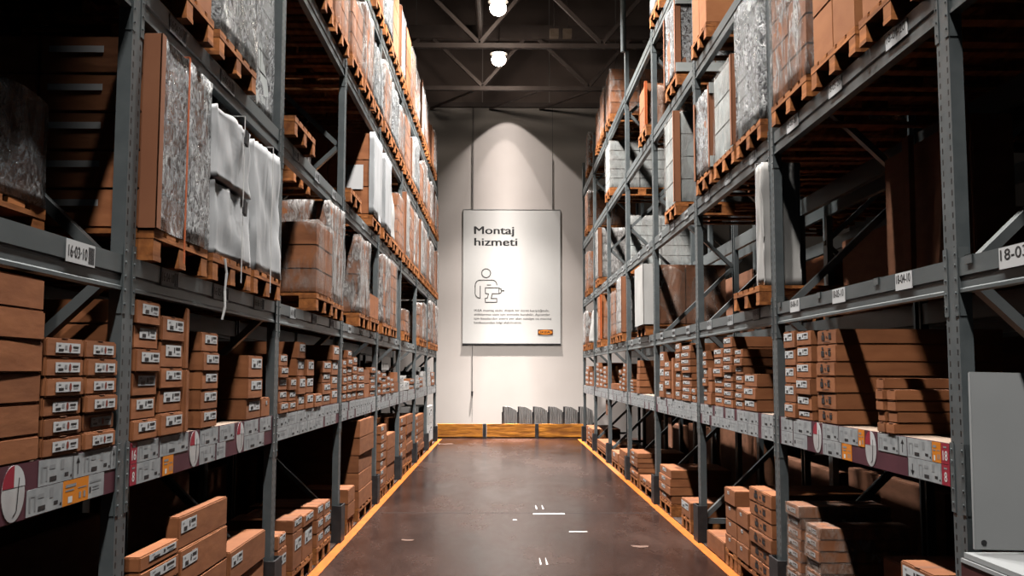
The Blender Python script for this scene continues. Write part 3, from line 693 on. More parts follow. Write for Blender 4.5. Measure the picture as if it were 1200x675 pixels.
# the next row of racking, back to back with each of these
def make_rear_rack(side):
    sg = 1 if side == 'L' else -1
    X = (XL if side == 'L' else XR) - sg * (RD + .22); Y0 = YL if side == 'L' else YR
    sd = 'left' if side == 'L' else 'right'
    root = empty('rear_rack', (X, Y0, 0), f'dark second row of racking standing behind the {sd} rack', 'rack')
    for i in range(-1, 8):
        for k, xx in enumerate((0, -sg * 1.0)):
            m_ = MB(); m_.box(min(xx, xx - sg * .06), max(xx, xx - sg * .06), i * PITCH, i * PITCH + PW, 0, 6.85); m_.build('upright_post', M['post'], root)
        m_ = MB(); z = .2; k = 0
        while z < 6:
            a, b = (0, i * PITCH + .06, z if k % 2 else z + .93), (-sg * 1.0, i * PITCH + .06, z + .93 if k % 2 else z)
            m_.bar(a, b, .045, .05, (0, 1, 0)); z += .93; k += 1
        m_.build('bracing', M['steel_brace'], root)
        if i < 7:
            for z0, z1 in ((1.19, 1.335), (2.02, 2.17), (3.26, 3.42), (4.68, 4.85), (6.0, 6.17)):
                for xx in (0, -sg * 1.0):
                    m_ = MB(); m_.box(min(xx, xx - sg * .05), max(xx, xx - sg * .05), i * PITCH + PW + .001, (i + 1) * PITCH - .001, z0, z1); m_.build('load_beam', M['steel'], root)
            m_ = MB(); m_.box(min(-sg * .055, -sg * .99), max(-sg * .055, -sg * .99), i * PITCH + PW + .02, (i + 1) * PITCH - .02, 1.337, 1.36); m_.build('shelf_board', M['board'], root)
    return root
make_rear_rack('L'); make_rear_rack('R')

# ------------------------------------------------------------------ pallets
def pallet_geo(W, D):
    """W along y, D along x, origin at middle of the base; returns part meshes"""
    parts = []
    hw, hd = W / 2, D / 2
    ys = (-hw, -.0725, hw - .145); ws = .145
    for y in (-hw, -.05, hw - .1):
        m_ = MB(); m_.box(-hd, hd, y, y + .1, 0, .022); parts.append(('bottom_board', m_))
    for x in (-hd, -.0725, hd - .145):
        for y in (-hw, -.05, hw - .1):
            m_ = MB(); m_.box(x + .002, x + .143, y + .002, y + .098, .0225, .1); parts.append(('block', m_))
    for x in (-hd, -.0725, hd - .145):
        m_ = MB(); m_.box(x, x + .145, -hw, hw, .1005, .121); parts.append(('cross_plank', m_))
    n = max(2, min(5, int(W / .15))); g = (W - n * .125) / (n - 1)
    for k in range(n):
        y = -hw + k * (.125 + g); m_ = MB(); m_.box(-hd, hd, y, y + .125, .1215, .144); parts.append(('deck_plank', m_))
    return parts
_pal = {}
def pallet(x, y, z, label, W=.8, D=1.18, full=True, group=None, rz=0):
    k = (round(W, 2), round(D, 2), full)
    if k not in _pal:
        ps = pallet_geo(W, D)
        if full: _pal[k] = [(n, m_.mesh(n, M['wood'])) for n, m_ in ps]
        else:
            a = MB()
            for n, m_ in ps: a.add(m_.v, m_.f)
            _pal[k] = a.mesh('wooden_pallet', M['wood'])
    if full:
        r = empty('wooden_pallet', (x, y, z), label, 'pallet', group); r.rotation_euler.z = rz
        for n, me in _pal[k]: link(n, me, r)
    else:
        r = link('wooden_pallet', _pal[k], None, (x, y, z), rz); tag(r, label, 'pallet', group)
    return r

# ------------------------------------------------------------------ pallet loads
def shell(dx, dy, dz, amp, seed, sg, nseg=9, taper=0.0, round_=0.0, lean=0.0, bottom=True):
    """wrinkled wrapping: subdivided block, front at x=0, corners softened"""
    bm = bmesh.new(); bmesh.ops.create_cube(bm, size=1)
    bmesh.ops.subdivide_edges(bm, edges=bm.edges[:], cuts=nseg, use_grid_fill=True)
    sv = Vector((seed * 3.1, seed * 1.7, seed * .9))
    for v in bm.verts:
        p = v.co.copy()
        if round_:
            q = Vector((p.x, p.y, max(p.z, 0)))
            l = (abs(2 * q.x) ** 6 + abs(2 * q.y) ** 6 + abs(2 * q.z) ** 6) ** (1 / 6)
            m = max(abs(2 * q.x), abs(2 * q.y), abs(2 * q.z))
            if l > 1e-6: p = p.lerp(Vector((p.x * m / l, p.y * m / l, p.z * (m / l if p.z > 0 else 1))), round_)
        t = 1 - taper * (p.z + .5)
        n = Vector((p.x * dx, p.y * dy, p.z * dz))
        k = Vector((n.x * 3, n.y * 5 + n.z * .8, n.z * 2.2)) + sv
        d = noise.noise(k) * amp + noise.noise(k * 2.7) * amp * .6
        dirv = Vector((p.x * 2, p.y * 2, p.z * 2)); mx = max(abs(dirv.x), abs(dirv.y), abs(dirv.z))
        dirv = Vector([c if abs(abs(c) - mx) < .02 else 0 for c in dirv])
        if dirv.length > 0: dirv.normalize()
        if p.z < -.49: dirv.z = 0
        v.co = Vector(((p.x * t - .5 * sg) * dx + sg * lean * (p.z + .5), p.y * t * dy, (p.z + .5) * dz)) + dirv * (d - amp * .4)
    me = bpy.data.meshes.new('wrap'); bm.to_mesh(me); bm.free()
    me.polygons.foreach_set('use_smooth', [True] * len(me.polygons))
    return me

_loadn = [0]
def load(side, lev, yn, yf, h, style, label, dx=1.10, over=.05, zb=None, pal=True, X=None, near=None, lean=0.0):
    sg = 1 if side == 'L' else -1
    if X is None: X = (XL if side == 'L' else XR) + sg * over
    zt = LEVELS[lev][1] + .001 if zb is None else zb
    yc = (yn + yf) / 2; w = yf - yn - .0
    near = yc < 13.5 if near is None else near
    sd = 'left' if side == 'L' else 'right'
    short = label.split(',')[0]
    if pal:
        pallet(X - sg * .59, yc, zt, label if style is None else 'orange-brown wooden pallet under ' + ' '.join(label.split()[:12]), W=max(.62, min(.8, w + .02)) if w > .5 else .78, full=near)
        zt += .146
    _loadn[0] += 1; sd_ = _loadn[0]; R3 = random.Random(sd_ * 13)
    if style is None: return
    root = empty({'bag': 'bagged_load', 'sheet': 'hooded_load', 'white_sheet': 'hooded_load'}.get(style, 'wrapped_load' if style not in ('plain', 'tan') else 'carton_load'), (X, yc, zt), label, 'pallet load')
    def part(name, me, mat, loc=(0, 0, 0)):
        if not len(me.materials): me.materials.append(M[mat])
        return link(name, me, root, loc)
    def cartons(nl, nc, mat, inset=.012, hh=None, kind=None, rearmat=None):
        hh = (h - .01) / nl; cw = (w - 2 * inset) / nc
        dd = dx / 2
        for a in range(nl):
            for c in range(nc):
                for e in range(2):
                    m2 = carton_mesh(dd - .012, cw - .006, round(hh - .004, 3), mat, sg)
                    o = link('carton', m2, root, (-sg * (.012 + e * dd), -w / 2 + inset + cw * (c + .5), .004 + a * hh))
                    if kind and e == 0 and c == 0 and near:
                        mb_ = MB(); mb_.box(-.50 if sg > 0 else .25, -.25 if sg > 0 else .50, -cw / 2 + .001, -cw / 2 + .0024, hh * .55, hh * .72)
                        mb_.build('label', M['label'], o)
    def film(mat, amp=.012, **kw):
        me = shell(dx + .01, w, h + .006, amp, sd_, sg, **kw); part('stretch_film', me, mat, (sg * .006, 0, 0))
    def strap(y, mat='strap', wd=.018):
        m_ = MB(); f = sg * .016
        m_.box(min(f, f - sg * .003), max(f, f - sg * .003), y - wd / 2, y + wd / 2, -.12 if pal else .0, h + .012)
        m_.box(min(f, -sg * (dx - .02)), max(f, -sg * (dx - .02)), y - wd / 2, y + wd / 2, h + .008, h + .012)
        part('strap', m_.mesh('strap', M[mat]), mat)
    def corner(end, mat='corner', wd=.06):
        m_ = MB(); y0 = -w / 2 - .012 if end < 0 else w / 2 + .004
        y1 = y0 + .008
        f0, f1 = sorted((sg * .014, -sg * wd)); m_.box(f0, f1, y0, y1, .0, h - .004)
        yy0, yy1 = sorted((y0 if end < 0 else y1, (y0 if end < 0 else y1) - end * .05)); f0, f1 = sorted((sg * .008, sg * .016)); m_.box(f0, f1, yy0, yy1, 0, h - .004)
        part('corner_board', m_.mesh('corner_board', M[mat]), mat)
    if style == 'wrapcarton':
        cartons(5, 2, 'card', kind='l')
        me = shell(.05, w, h + .004, .012, sd_, sg, nseg=12); part('stretch_film', me, 'film_silver', (sg * .006, 0, 0)); strap(-.02)
        corner(-1, wd=.07)
    elif style == 'carton_film':
        cartons(max(2, round(h / .2)), 2, 'card'); film('film', .012)
    elif style == 'heavy':
        cartons(max(2, round(h / .22)), 2, 'card'); film('film_heavy', .02)
    elif style == 'silver':
        cartons(max(2, round(h / .16)), 2, 'card_grey'); film('film_silver', .018)
    elif style == 'white':
        cartons(max(2, round(h / .18)), 1, 'card_white'); film('film_heavy', .014); corner(-1)
    elif style == 'bands':
        cartons(5, 1, 'card_grey'); film('film', .01)
    elif style == 'brown_grey':
        cartons(3, 1, 'card')
        me = shell(.06, w, h + .004, .01, sd_, sg, nseg=10); part('plastic_sheet', me, 'sheet', (sg * .01, 0, 0))
        m_ = MB(); f0, f1 = sorted((-sg * .32, -sg * .12)); m_.box(f0, f1, -w / 2 - .001, -w / 2 + .0, h * .3, h * .6); part('paper_label', m_.mesh('paper_label', M['label']), 'label')
    elif style == 'grey':
        cartons(max(2, round(h / .24)), 1, 'card_grey'); film('film', .012); corner(-1)
    elif style == 'plain':
        cartons(max(1, round(h / .32)), 2, 'card')
    elif style == 'tan':
        cartons(max(1, round(h / .4)), 2, 'card_tan')
    elif style == 'frame':
        cartons(3, 1, 'card_dark'); film('film_silver', .02); corner(-1, wd=.05); corner(1)
        m_ = MB()
        for zz in (0, h - .09):
            f0, f1 = sorted((sg * .01, -sg * .9)); m_.box(f0, f1, -w / 2 - .03, -w / 2 - .014, zz, zz + .1)
        part('frame_board', m_.mesh('frame_board', M['card_grey']), 'card_grey')
    elif style == 'dark':
        cartons(2, 2, 'card_dark'); film('film_dark', .02)
    elif style == 'two_hoods':
        h2 = h * .47
        for k in range(2):
            me = shell(dx, w - .02 * k, h2, .026, sd_ + k * 5, sg, nseg=12, taper=.05, lean=.02); part('plastic_hood', me, 'sheet', (0, 0, k * (h2 + .012)))
            m_ = MB(); ya, za = w * .18, k * (h2 + .01) + h2 * .72
            m_.prism([(sg * .012, ya - .03, za), (sg * .012, ya + .02, za - .012), (sg * .012, ya + .035, za + .07), (sg * .012, ya - .02, za + .085)], (sg * .016, 0, 0))
            part('hand_hole', m_.mesh('hand_hole', M['ink']), 'ink')
        strap(.12, 'white_strap', .01)
        m_ = MB(); f = sg * .03; q = [(f, -w * .36, -.02), (f + sg * .01, -w * .35, -.10), (f + sg * .005, -w * .36, -.20), (f + sg * .012, -w * .375, -.29), (f, -w * .39, -.36)]
        for a_, b_ in zip(q, q[1:]): m_.tube(a_, b_, .008, 6, r2=.006)
        part('strap_tail', m_.mesh('strap_tail', M['white_strap']), 'white_strap')
    elif style in ('sheet', 'white_sheet'):
        me = shell(dx, w, h, .022, sd_, sg, nseg=14, taper=.03, lean=lean); part('plastic_hood', me, style)
        strap(.0, 'white_strap', .012)
    elif style == 'bag':
        me = shell(dx, w, h, .04, sd_, sg, nseg=12, round_=1.0, taper=.12); part('plastic_bag', me, 'white_sheet')
    elif style == 'round_brown':
        cartons(2, 1, 'card', inset=.06); me = shell(dx, w, h, .03, sd_, sg, nseg=12, round_=.9, taper=.05); part('stretch_film', me, 'film_brown'); corner(-1, 'strap', .02)
    elif style == 'panel_brown':
        cartons(1, 1, 'card_dark'); me = shell(dx + .01, w, h + .006, .02, sd_, sg, nseg=10, round_=.3); part('stretch_film', me, 'film_brown')
        m_ = MB(); f0, f1 = sorted((sg * .03, -sg * .18)); m_.box(f0, f1, -w / 2 - .02, -w / 2 - .012, 0, h); m_.box(min(sg * .022, sg * .03), max(sg * .022, sg * .03), -w / 2 - .02, w / 2, 0, h)
        part('wrap_edge', m_.mesh('wrap_edge', M['white_sheet']), 'white_sheet')
    return root
# ------------------------------------------------------------------ cartons on the shelves and on the floor
FLOORP = {}
for st in STACKS:
    yn, yf = carton_stack(*st)
    if st[1] == 0 and st[5] > .1: FLOORP.setdefault((st[0], st[2]), []).append((yn, yf, st[8]))
for (side, bay), L in FLOORP.items():
    L.sort(); runs = []
    for a, b, d in L:
        if runs and a - runs[-1][1] < .12 and b - runs[-1][0] < 1.25: runs[-1][1] = b; runs[-1][2] = max(d, runs[-1][2])
        else: runs.append([a, b, d])
    sg = 1 if side == 'L' else -1
    for q, (a, b, d) in enumerate(runs):
        X = (XL if side == 'L' else XR) + sg * .015
        d = max(d, .6)
        pallet(X - sg * d / 2, (a + b) / 2, .0005, f"low wooden pallet on the floor under {ORD[q]} group of cartons {where(side, bay)}", W=round(max(.26, b - a), 2), D=d, full=a < 12)

# ------------------------------------------------------------------ loads on the upper levels
ld = load
# left rack, level above the shelf
ld('L', 2, 4.36, 5.16, .90, 'wrapcarton', 'tall carton load in silver film with orange strap, nearest on left beam')
ld('L', 2, 5.27, 6.05, .88, 'two_hoods', 'grey plastic hooded load beside the orange strapped load')
ld('L', 2, 6.15, 6.86, .86, 'sheet', 'narrow grey hooded load against second left post')
ld('L', 2, 7.95, 8.72, .60, 'carton_film', 'low film wrapped brown cartons just past second left post', over=.1)
ld('L', 2, 8.80, 9.60, .92, 'heavy', 'tall brown load in milky film before third left post')
ld('L', 2, 10.66, 11.46, .86, 'heavy', 'layered carton load in white film past third left post')
ld('L', 2, 11.56, 12.40, .30, 'plain', 'low brown carton load before fourth left post')
ld('L', 2, 12.76, 13.56, .90, 'heavy', 'milky film load just past fourth left post')
ld('L', 2, 13.66, 14.46, .92, 'carton_film', 'clear film carton load in the middle past fourth left post')
ld('L', 2, 15.55, 16.35, .36, 'carton_film', 'short film wrapped load just past fifth left post')
ld('L', 2, 18.40, 19.18, .66, 'carton_film', 'medium film wrapped load just past sixth left post')
ld('L', 2, 19.35, 20.15, .72, 'heavy', 'milky film load in the middle past sixth left post')
ld('L', 2, 21.15, 21.9, .90, 'heavy', 'tall milky load just past seventh left post')
ld('L', 2, 22.0, 22.8, .92, 'carton_film', 'tall clear film load in middle past seventh left post')
ld('L', 2, 22.9, 23.65, .90, 'heavy', 'tall milky load at the wall end of left rack')
# low dark load on the nearest bay of the left rack
ld('L', 2, 3.05, 3.86, .42, 'dark', 'low dark film load before the first left post', over=-.2, near=True)
# left, third beam
ld('L', 3, 4.36, 5.16, .80, 'plain', 'carton load high above the orange strapped load')
ld('L', 3, 5.27, 6.07, .95, 'silver', 'silver film load high above the grey hooded load')
ld('L', 3, 6.17, 6.88, 1.05, 'silver', 'narrow silver film load high by second left post', over=-.03, pal=False)
ld('L', 3, 7.10, 7.86, 0, None, 'empty orange-brown wooden pallet on third beam just past second left post', over=.08)
ld('L', 3, 8.85, 9.60, .42, 'white', 'small white load set back before third left post', over=-.30)
ld('L', 3, 9.95, 10.70, 0, None, 'empty orange-brown wooden pallet on third beam just past third left post')
ld('L', 3, 11.62, 12.44, 1.0, 'brown_grey', 'tall grey fronted load with brown side before fourth left post')
ld('L', 3, 12.74, 13.5, 1.0, 'brown_grey', 'tall grey fronted load just past fourth left post')
ld('L', 3, 13.60, 14.40, .86, 'bag', 'rounded white bagged load past fourth left post')
ld('L', 3, 14.5, 15.28, .8, 'carton_film', 'film wrapped carton load before fifth left post')
ld('L', 3, 15.52, 16.3, 1.0, 'white', 'white layered load just past fifth left post')
ld('L', 3, 16.42, 17.2, .96, 'carton_film', 'clear film carton load in the middle past fifth left post')
ld('L', 3, 17.3, 18.08, .96, 'heavy', 'milky film load before sixth left post')
ld('L', 3, 18.32, 19.1, 1.0, 'white', 'white layered load just past sixth left post')
ld('L', 3, 19.2, 20.0, .98, 'heavy', 'milky film load in the middle on third beam past sixth left post')
ld('L', 3, 20.1, 20.88, .9, 'carton_film', 'clear film load before seventh left post')
ld('L', 3, 21.12, 21.9, .95, 'heavy', 'milky film load on third beam past seventh left post')
ld('L', 3, 22.0, 22.8, .9, 'carton_film', 'clear film load on third beam in middle past seventh left post')
ld('L', 3, 22.9, 23.65, .95, 'white', 'white load on third beam at the wall end of left rack')
# left, fourth beam
for a, st, lb in ((7.10, 'carton_film', 'clear film load on fourth beam past second left post'), (8.0, 'tan', 'tan carton load on fourth beam, middle past second left post'), (8.9, 'carton_film', 'clear film load on fourth beam before third left post'),
                  (9.92, 'carton_film', 'pink brown film load on fourth beam past third left post'), (10.82, 'heavy', 'bright milky load on fourth beam, middle past third left post'), (11.7, 'silver', 'silver load on fourth beam before fourth left post'),
                  (12.72, 'heavy', 'milky load on fourth beam past fourth left post'), (13.6, 'silver', 'silver load on fourth beam, middle past fourth left post'), (14.5, 'heavy', 'milky load on fourth beam before fifth left post'),
                  (15.52, 'carton_film', 'pink brown carton load on fourth beam past fifth left post'), (16.4, 'white', 'white load on fourth beam, middle past fifth left post'), (17.3, 'silver', 'silver load on fourth beam before sixth left post'),
                  (18.32, 'carton_film', 'clear film load on fourth beam past sixth left post'), (19.2, 'heavy', 'milky load on fourth beam, middle past sixth left post'), (20.1, 'carton_film', 'clear film load on fourth beam before seventh left post'),
                  (21.12, 'heavy', 'milky load on fourth beam past seventh left post'), (22.0, 'white', 'white load on fourth beam, middle past seventh left post'), (22.88, 'carton_film', 'clear film load on fourth beam at the wall end')):
    ld('L', 4, a, a + .79, .78 + .12 * math.sin(a * 3), st, lb)
for a, st, h, lb in ((11.7, 'carton_film', 1.1, 'clear film load on top beam before fourth left post'), (12.72, 'silver', 1.1, 'silver load on top beam past fourth left post'), (13.6, 'plain', 1.05, 'brown carton load on top beam, middle past fourth left post'), (14.5, 'white', .95, 'white load on top beam before fifth left post'),
                  (15.52, 'plain', 1.0, 'tall brown carton load on top beam past fifth left post'), (16.4, 'carton_film', .95, 'clear film load on top beam, middle past fifth left post'), (17.3, 'heavy', .85, 'milky load on top beam before sixth left post'),
                  (18.32, 'grey', .95, 'grey carton load on top beam past sixth left post'), (19.2, 'heavy', .9, 'milky load on top beam, middle past sixth left post'), (20.1, 'plain', .7, 'low brown carton load on top beam before seventh left post'),
                  (21.12, 'plain', .8, 'brown carton load on top beam past seventh left post'), (22.0, 'heavy', .9, 'milky load on top beam, middle past seventh left post')):
    ld('L', 5, a, a + .79, h, st, lb)

for lv, a, st, lb in ((3, 3.2, 'plain', 'carton load on third left beam before the first post'), (3, 2.3, 'plain', 'second carton load on third left beam before the first post'), (4, 4.4, 'plain', 'carton load on fourth left beam past first post'), (4, 5.3, 'plain', 'second carton load on fourth left beam past first post'), (4, 6.1, 'plain', 'third carton load on fourth left beam past first post')):
    ld('L', lv, a, a + .79, .9, st, lb, near=False)
for lv, a, st, lb in ((3, 3.25, 'plain', 'carton load on third right beam before the first post'), (3, 2.35, 'plain', 'second carton load on third right beam before the first post'), (4, 4.4, 'plain', 'carton load on fourth right beam past first post'), (4, 5.3, 'plain', 'second carton load on fourth right beam past first post'), (4, 6.15, 'plain', 'third carton load on fourth right beam past first post')):
    ld('R', lv, a, a + .79, .9, st, lb, near=False)
# right rack, level above the shelf
ld('R', 2, 7.14, 7.34, .92, 'white_sheet', 'thin tall white hooded load by second right post', pal=False, zb=LEVELS[2][1] + .147, dx=.3)
pallet(XR - .08 + .59, 7.54, LEVELS[2][1] + .001, 'orange-brown wooden pallet under the thin white hooded load', full=True)
ld('R', 2, 13.10, 13.9, .82, 'panel_brown', 'big brown wrapped panel load past fourth right post')
ld('R', 2, 15.62, 16.42, .90, 'white', 'white carton load with brown corner past fifth right post')
ld('R', 2, 16.6, 17.4, .75, 'carton_film', 'clear film load in the middle past fifth right post')
ld('R', 2, 19.05, 19.85, .88, 'round_brown', 'rounded brown film load past sixth right post')
ld('R', 2, 21.3, 22.1, .80, 'bag', 'rounded white bagged load past seventh right post')
ld('R', 2, 22.5, 23.3, .75, 'heavy', 'milky load at the wall end of right rack')
# third beam
ld('R', 3, 4.36, 5.10, .62, 'tan', 'tan carton load nearest on the third right beam')
ld('R', 3, 5.18, 5.92, .62, 'tan', 'tan carton load second on the third right beam')
ld('R', 3, 6.02, 6.84, 1.0, 'heavy', 'tall brown load in milky film before second right post')
ld('R', 3, 7.14, 7.88, 1.08, 'silver', 'tall silver film load just past second right post')
ld('R', 3, 7.98, 8.74, .78, 'grey', 'grey carton load with film past second right post')
ld('R', 3, 8.86, 9.56, .78, 'frame', 'grey load with brown corner board before third right post')
ld('R', 3, 10.72, 11.44, 1.04, 'grey', 'tall grey carton load past third right post')
ld('R', 3, 19.35, 20.15, 1.0, 'white', 'white carton load on third beam past sixth right post')
ld('R', 3, 17.2, 18.0, .9, 'bands', 'pale banded load set back on third beam before sixth right post', over=-.3)
ld('R', 3, 21.9, 22.7, .85, 'carton_film', 'brown film load on third beam past seventh right post')
# fourth beam
ld('R', 4, 9.0, 9.7, 1.0, 'tan', 'tan carton load high on fourth right beam before third post')
ld('R', 4, 10.55, 11.3, .86, 'frame', 'boarded load in silver film high on fourth right beam')
ld('R', 4, 12.86, 13.6, .60, 'round_brown', 'rounded brown load on fourth beam past fourth right post')
ld('R', 4, 17.35, 18.12, .86, 'bands', 'pale grey banded load on fourth beam before sixth right post')
ld('R', 4, 21.9, 22.7, .8, 'carton_film', 'brown film load on fourth beam past seventh right post')
# top beam
ld('R', 5, 11.7, 12.45, .9, 'silver', 'silver film load on top right beam before fourth post')
ld('R', 5, 17.2, 17.98, .84, 'carton_film', 'big brown film load on top beam before sixth right post')
ld('R', 5, 18.36, 19.1, .84, 'carton_film', 'brown film load on top beam just past sixth right post')
ld('R', 5, 19.3, 20.0, .7, 'carton_film', 'brown film load on top beam, middle past sixth right post')
ld('R', 5, 21.7, 22.4, .8, 'heavy', 'milky load on top beam past seventh right post')

# ------------------------------------------------------------------ things standing deep in the racks
def big_carton(x0, x1, y0, y1, z0, z1, label, mat='card', battens=()):
    o = empty('large_carton', ((x0 + x1) / 2, (y0 + y1) / 2, z0), label, 'box')
    bm = bmesh.new(); bmesh.ops.create_cube(bm, size=1)
    for v in bm.verts: v.co = Vector((v.co.x * (x1 - x0), v.co.y * (y1 - y0), (v.co.z + .5) * (z1 - z0)))
    bmesh.ops.bevel(bm, geom=bm.edges[:], offset=.008, segments=2, affect='EDGES')
    me = bpy.data.meshes.new('carton_body'); bm.to_mesh(me); bm.free(); me.materials.append(M[mat]); link('carton_body', me, o)
    m_ = MB(); m_.box(-(x1 - x0) / 2 + .01, (x1 - x0) / 2 - .01, -.03, .03, z1 - z0 - .0005, z1 - z0 + .001); m_.build('packing_tape', M['card_dark'], o)
    for (xa, ya, xb, yb, wd) in battens:
        m_ = MB(); m_.bar((xa, ya, .0), (xb, yb, z1 - z0), wd, .03, (0, 1, 0)); m_.build('batten', M['board'], o)
    return o
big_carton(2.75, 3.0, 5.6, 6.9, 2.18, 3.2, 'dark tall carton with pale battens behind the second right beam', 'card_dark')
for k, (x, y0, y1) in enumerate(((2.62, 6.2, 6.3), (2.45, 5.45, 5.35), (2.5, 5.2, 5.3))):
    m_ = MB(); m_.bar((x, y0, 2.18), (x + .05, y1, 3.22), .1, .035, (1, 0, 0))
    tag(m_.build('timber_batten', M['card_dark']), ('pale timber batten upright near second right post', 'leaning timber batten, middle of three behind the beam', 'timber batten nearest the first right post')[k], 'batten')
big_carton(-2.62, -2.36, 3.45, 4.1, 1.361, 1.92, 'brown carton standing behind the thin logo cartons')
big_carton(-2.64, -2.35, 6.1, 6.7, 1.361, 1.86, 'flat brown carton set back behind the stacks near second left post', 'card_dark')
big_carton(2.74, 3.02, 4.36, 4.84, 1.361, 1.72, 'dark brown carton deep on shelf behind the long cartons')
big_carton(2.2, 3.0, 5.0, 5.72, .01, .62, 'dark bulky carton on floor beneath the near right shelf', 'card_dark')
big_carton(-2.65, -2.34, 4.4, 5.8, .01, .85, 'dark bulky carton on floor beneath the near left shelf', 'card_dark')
# loads of the rows behind
for k, (x0, x1, y0, y1, z0, z1, lb) in enumerate((
        (3.36, 4.2, 9.98, 10.7, 3.6, 4.2, 'carton in the row behind the right rack, third beam, nearest'),
        (3.32, 4.2, 10.8, 11.6, 3.6, 4.1, 'carton in the row behind the right rack, third beam, second'),
        (3.32, 4.2, 11.7, 12.5, 3.6, 4.3, 'carton in the row behind the right rack, third beam, third'),
        (3.32, 4.2, 7.2, 8.0, 3.6, 4.2, 'carton in the row behind the right rack, past second post'),
        (3.32, 4.2, 4.5, 5.3, 2.35, 3.0, 'carton in the row behind the right rack, second beam'),
        (3.36, 4.2, 9.98, 10.78, 2.35, 2.9, 'carton in the row behind right rack, second beam past third post'))):
    big_carton(x0, x1, y0, y1, z0 - .02, z1, lb)
    pallet((x0 + x1) / 2, (y0 + y1) / 2, z0 - .02 - .147, 'wooden pallet under the ' + lb, D=.9, full=False)

for side in 'LR':
    sg = 1 if side == 'L' else -1; xf = (XL if side == 'L' else XR) - sg * (RD + .22 + .08); Y0 = YL if side == 'L' else YR
    for bay in range(0, 7):
        for lv, z0, h in (('floor', .005, .85), ('shelf', 1.363, .55), ('second beam', 2.172, .9)):
            if side == 'R' and ((bay in (0, 2)) and lv == 'second beam'): continue
            x0, x1 = sorted((xf, xf - sg * .8)); ya = Y0 + bay * PITCH + .3 + .2 * (bay % 2)
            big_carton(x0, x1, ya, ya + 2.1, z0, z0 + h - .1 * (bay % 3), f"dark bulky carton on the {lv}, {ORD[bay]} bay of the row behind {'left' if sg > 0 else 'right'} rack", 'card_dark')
for (x, y, z0, z1, lb) in ((2.005, 11.75, .78, 1.165, 'brown board hanging under right shelf past third right post'), (2.005, 18.9, .85, 1.165, 'narrow pale board hanging under right shelf past sixth right post')):
    o = empty('hanging_board', (x, y, z0), lb, 'sign')
    m_ = MB(); m_.box(0, .012, -.12, .12, 0, z1 - z0 - .03); m_.build('board', M['card_dark'], o)
    m_ = MB(); m_.tube((.006, -.09, z1 - z0 - .03), (.006, -.09, z1 - z0), .004, 6); m_.tube((.006, .09, z1 - z0 - .03), (.006, .09, z1 - z0), .004, 6); m_.build('hook', M['steel'], o)
# white items towards the far end of the left shelf
m_ = MB(); m_.box(-.25, .0, -.42, .42, 0, .09)
tag(m_.build('long_box', M['card_white'], None, (-1.68, 14.0, 1.70)), 'long white box lying on top of the stacks past fourth left post', 'box')

# ------------------------------------------------------------------ white panel and maroon box in the near right bay
t = empty('leaning_panel', (2.2, 3.9, .972), 'large white panel leaning upright on the maroon box', 'panel')
bm = bmesh.new(); bmesh.ops.create_cube(bm, size=1)
for v in bm.verts: v.co = Vector((v.co.x * .72, v.co.y * .02, (v.co.z + .5) * .70))
bmesh.ops.bevel(bm, geom=bm.edges[:], offset=.003, segments=2, affect='EDGES')
me = bpy.data.meshes.new('board'); bm.to_mesh(me); bm.free(); me.materials.append(M['panel']); link('board', me, t)
m_ = MB(); m_.tube((-.325, -.0105, .03), (-.325, -.013, .03), .011, 14); m_.build('cam_hole', M['ink'], t)
t.location = (1.862 + .36, 3.90, .972); t.rotation_euler = (-.02, math.radians(1.0), 0)
t = empty('maroon_box', (2.25, 3.45, 0), 'dark maroon carton with white lid under the leaning panel', 'box')
bm = bmesh.new(); bmesh.ops.create_cube(bm, size=1)
for v in bm.verts: v.co = Vector((v.co.x * .84, v.co.y * 1.0, .08 + (v.co.z + .5) * .86))
bmesh.ops.bevel(bm, geom=bm.edges[:], offset=.004, segments=2, affect='EDGES')
me = bpy.data.meshes.new('carton_body'); bm.to_mesh(me); bm.free(); me.materials.append(M['maroon_box']); link('carton_body', me, t)
m_ = MB(); m_.box(-.41, .41, -.49, .49, .941, .962); m_.box(-.424, -.4, -.2, .49, .925, .94); m_.build('lid', M['panel'], t)
m_ = MB()
for k, (a, w_) in enumerate(((.0, .035), (.05, .008), (.085, .03), (.13, .03))):
    if k == 1: m_.box(-.4215, -.4205, .43 - a - w_, .43 - a, .84, .875)
    else: m_.prism([(-.4205, .43 - a, .84), (-.4205, .43 - a - w_, .84), (-.4205, .43 - a - w_ * .7, .875), (-.4205, .43 - a - w_ * .3, .88)], (-.001, 0, 0))
m_.build('printed_mark', M['white'], t)
m_ = MB(); m_.box(-.4215, -.4205, .0, .1, .70, .86); m_.build('label', M['ink_soft'], t)
m_ = MB()
for y in (-.46, -.05, .36): m_.box(-.4, .4, y, y + .1, 0, .079)
m_.build('skid', M['wood'], t)

# ------------------------------------------------------------------ wall banner
t = empty('wall_banner', (0, WALL_Y - .014, 0), 'large white banner reading Montaj hizmeti on the end wall', 'sign')
K = .0220
bx = lambda px: -1.028 + (px - 543) * K
bz = lambda py: 5.865 - (py - 245) * K
